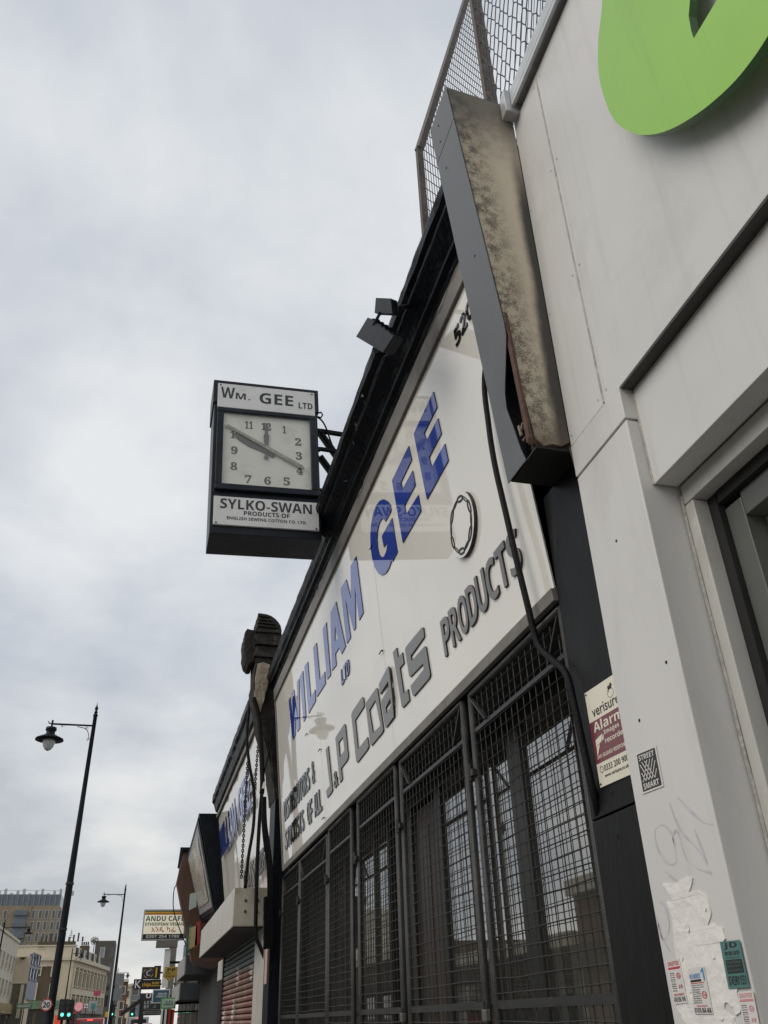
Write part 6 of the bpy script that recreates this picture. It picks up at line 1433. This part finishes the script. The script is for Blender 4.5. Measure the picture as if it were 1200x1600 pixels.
far_sign('shop_board', 86, 1586, 94, 1600, 120, mat('bright red shopfront', (.6, .05, .03), .5, emit=(1, .1, .05), emit_s=.3), 'bright red lit shopfront panel left of the traffic lights')
far_sign('shop_board', 76, 1585, 83, 1600, 118, mat('bright green shopfront', (.12, .3, .05), .5), 'bright green shopfront panel beside the red one')
far_sign('shop_board', 114, 1580, 119, 1584, 126, print_red, 'small red sign below the round pink sign')
far_sign('shop_board', 164.5, 1581, 168, 1589, 85, syel, 'yellow plate at the foot of the second lamp')

carp = {'red': mat('red car paint', (.3, .02, .02), .25, coat=.5, var=.05), 'silver': mat('silver car paint', (.4, .41, .42), .3, metal=.5, var=.05), 'dark': mat('dark car paint', (.03, .03, .035), .25, coat=.5, var=.05)}
def vehicle(name, x, y, w, l, h, m, label, cat):
    t = thing(name, (x, y, 0), label, cat, 'traffic down the road')
    z = .32; hw = w / 2
    prof = [(0, z), (0, h * .55), (.12, h * .6), (.45, h * .97), (.8, h), (l * .62, h), (l * .78, h * .62), (l - .1, h * .55), (l, h * .4), (l, z)] if h < 2 else [(0, z), (0, h * .5), (.05, h - .08), (.2, h), (l * .8, h), (l * .9, h * .9), (l, h * .55), (l, z)]
    n_ = len(prof); v = []
    for i, (yy, zz_) in enumerate(prof):
        k = hw * (.86 if zz_ > h * .7 and h < 2 else 1.0); v += [(x - k, y + yy, zz_), (x + k, y + yy, zz_)]
    f = [tuple(range(0, 2 * n_, 2)), tuple(reversed(range(1, 2 * n_, 2)))] + [(2 * i, 2 * i + 1, 2 * ((i + 1) % n_) + 1, 2 * ((i + 1) % n_)) for i in range(n_)]
    MB().add(v, f).build('body', m, t, .04)
    if h < 2: MB().hexa([(x - hw * .8, y + .12, h * .63), (x + hw * .8, y + .12, h * .63), (x + hw * .72, y + .42, h * .93), (x - hw * .72, y + .42, h * .93), (x - hw * .8, y + .3, h * .63), (x + hw * .8, y + .3, h * .63), (x + hw * .72, y + .6, h * .93), (x - hw * .72, y + .6, h * .93)]).build('rear_window', far_glass, t)
    else: box('rear_window', x - hw * .75, x + hw * .75, y - .02, y + .03, h * .6, h * .9, far_glass, t)
    for s in (-1, 1):
        box('tail_light', x + s * hw * .82 - .09, x + s * hw * .82 + .09, y - .03, y + .05, h * .5 if h < 2 else h * .45, h * .62, glow_r, t)
        for yy in (.8, l - .85):
            wx_ = x + s * (hw - .09); v = []; f = []; N_ = 18
            for k in range(N_): a = 2 * math.pi * k / N_; v += [(wx_ - .1, y + yy + .32 * math.cos(a), .33 + .32 * math.sin(a)), (wx_ + .1, y + yy + .32 * math.cos(a), .33 + .32 * math.sin(a))]
            for k in range(N_): f.append((2 * k, 2 * k + 1, (2 * k + 3) % (2 * N_), (2 * k + 2) % (2 * N_)))
            f += [tuple(range(0, 2 * N_, 2)), tuple(range(1, 2 * N_, 2))]
            MB().add(v, f).build('wheel', rubber, t)
    if h >= 2: box('high_brake_light', x - .2, x + .2, y - .04, y + .02, h - .16, h - .08, glow_r, t)
    return t
vehicle('van', -2.0 - .9, 78, 1.95, 5.2, 2.15, carp['red'], 'red van with tail lamps lit below the second lamp', 'van')
vehicle('van', .9, 100, 1.95, 5.4, 2.3, carp['silver'], 'silver van with lit tail lamps under the small shop signs', 'van')
vehicle('car', -3.6, 110, 1.8, 4.3, 1.5, carp['dark'], 'dark car ahead of the red van', 'car')
vehicle('car', 1.2, 88, 1.8, 4.2, 1.72, carp['red'], 'red car with lit tail lamps nearest under the signs', 'car')
for o in list(bpy.data.objects):
    if o.type == 'MESH' and o.parent is None and 'kind' not in o.keys() and 'label' not in o.keys(): print('UNLABELLED', o.name)
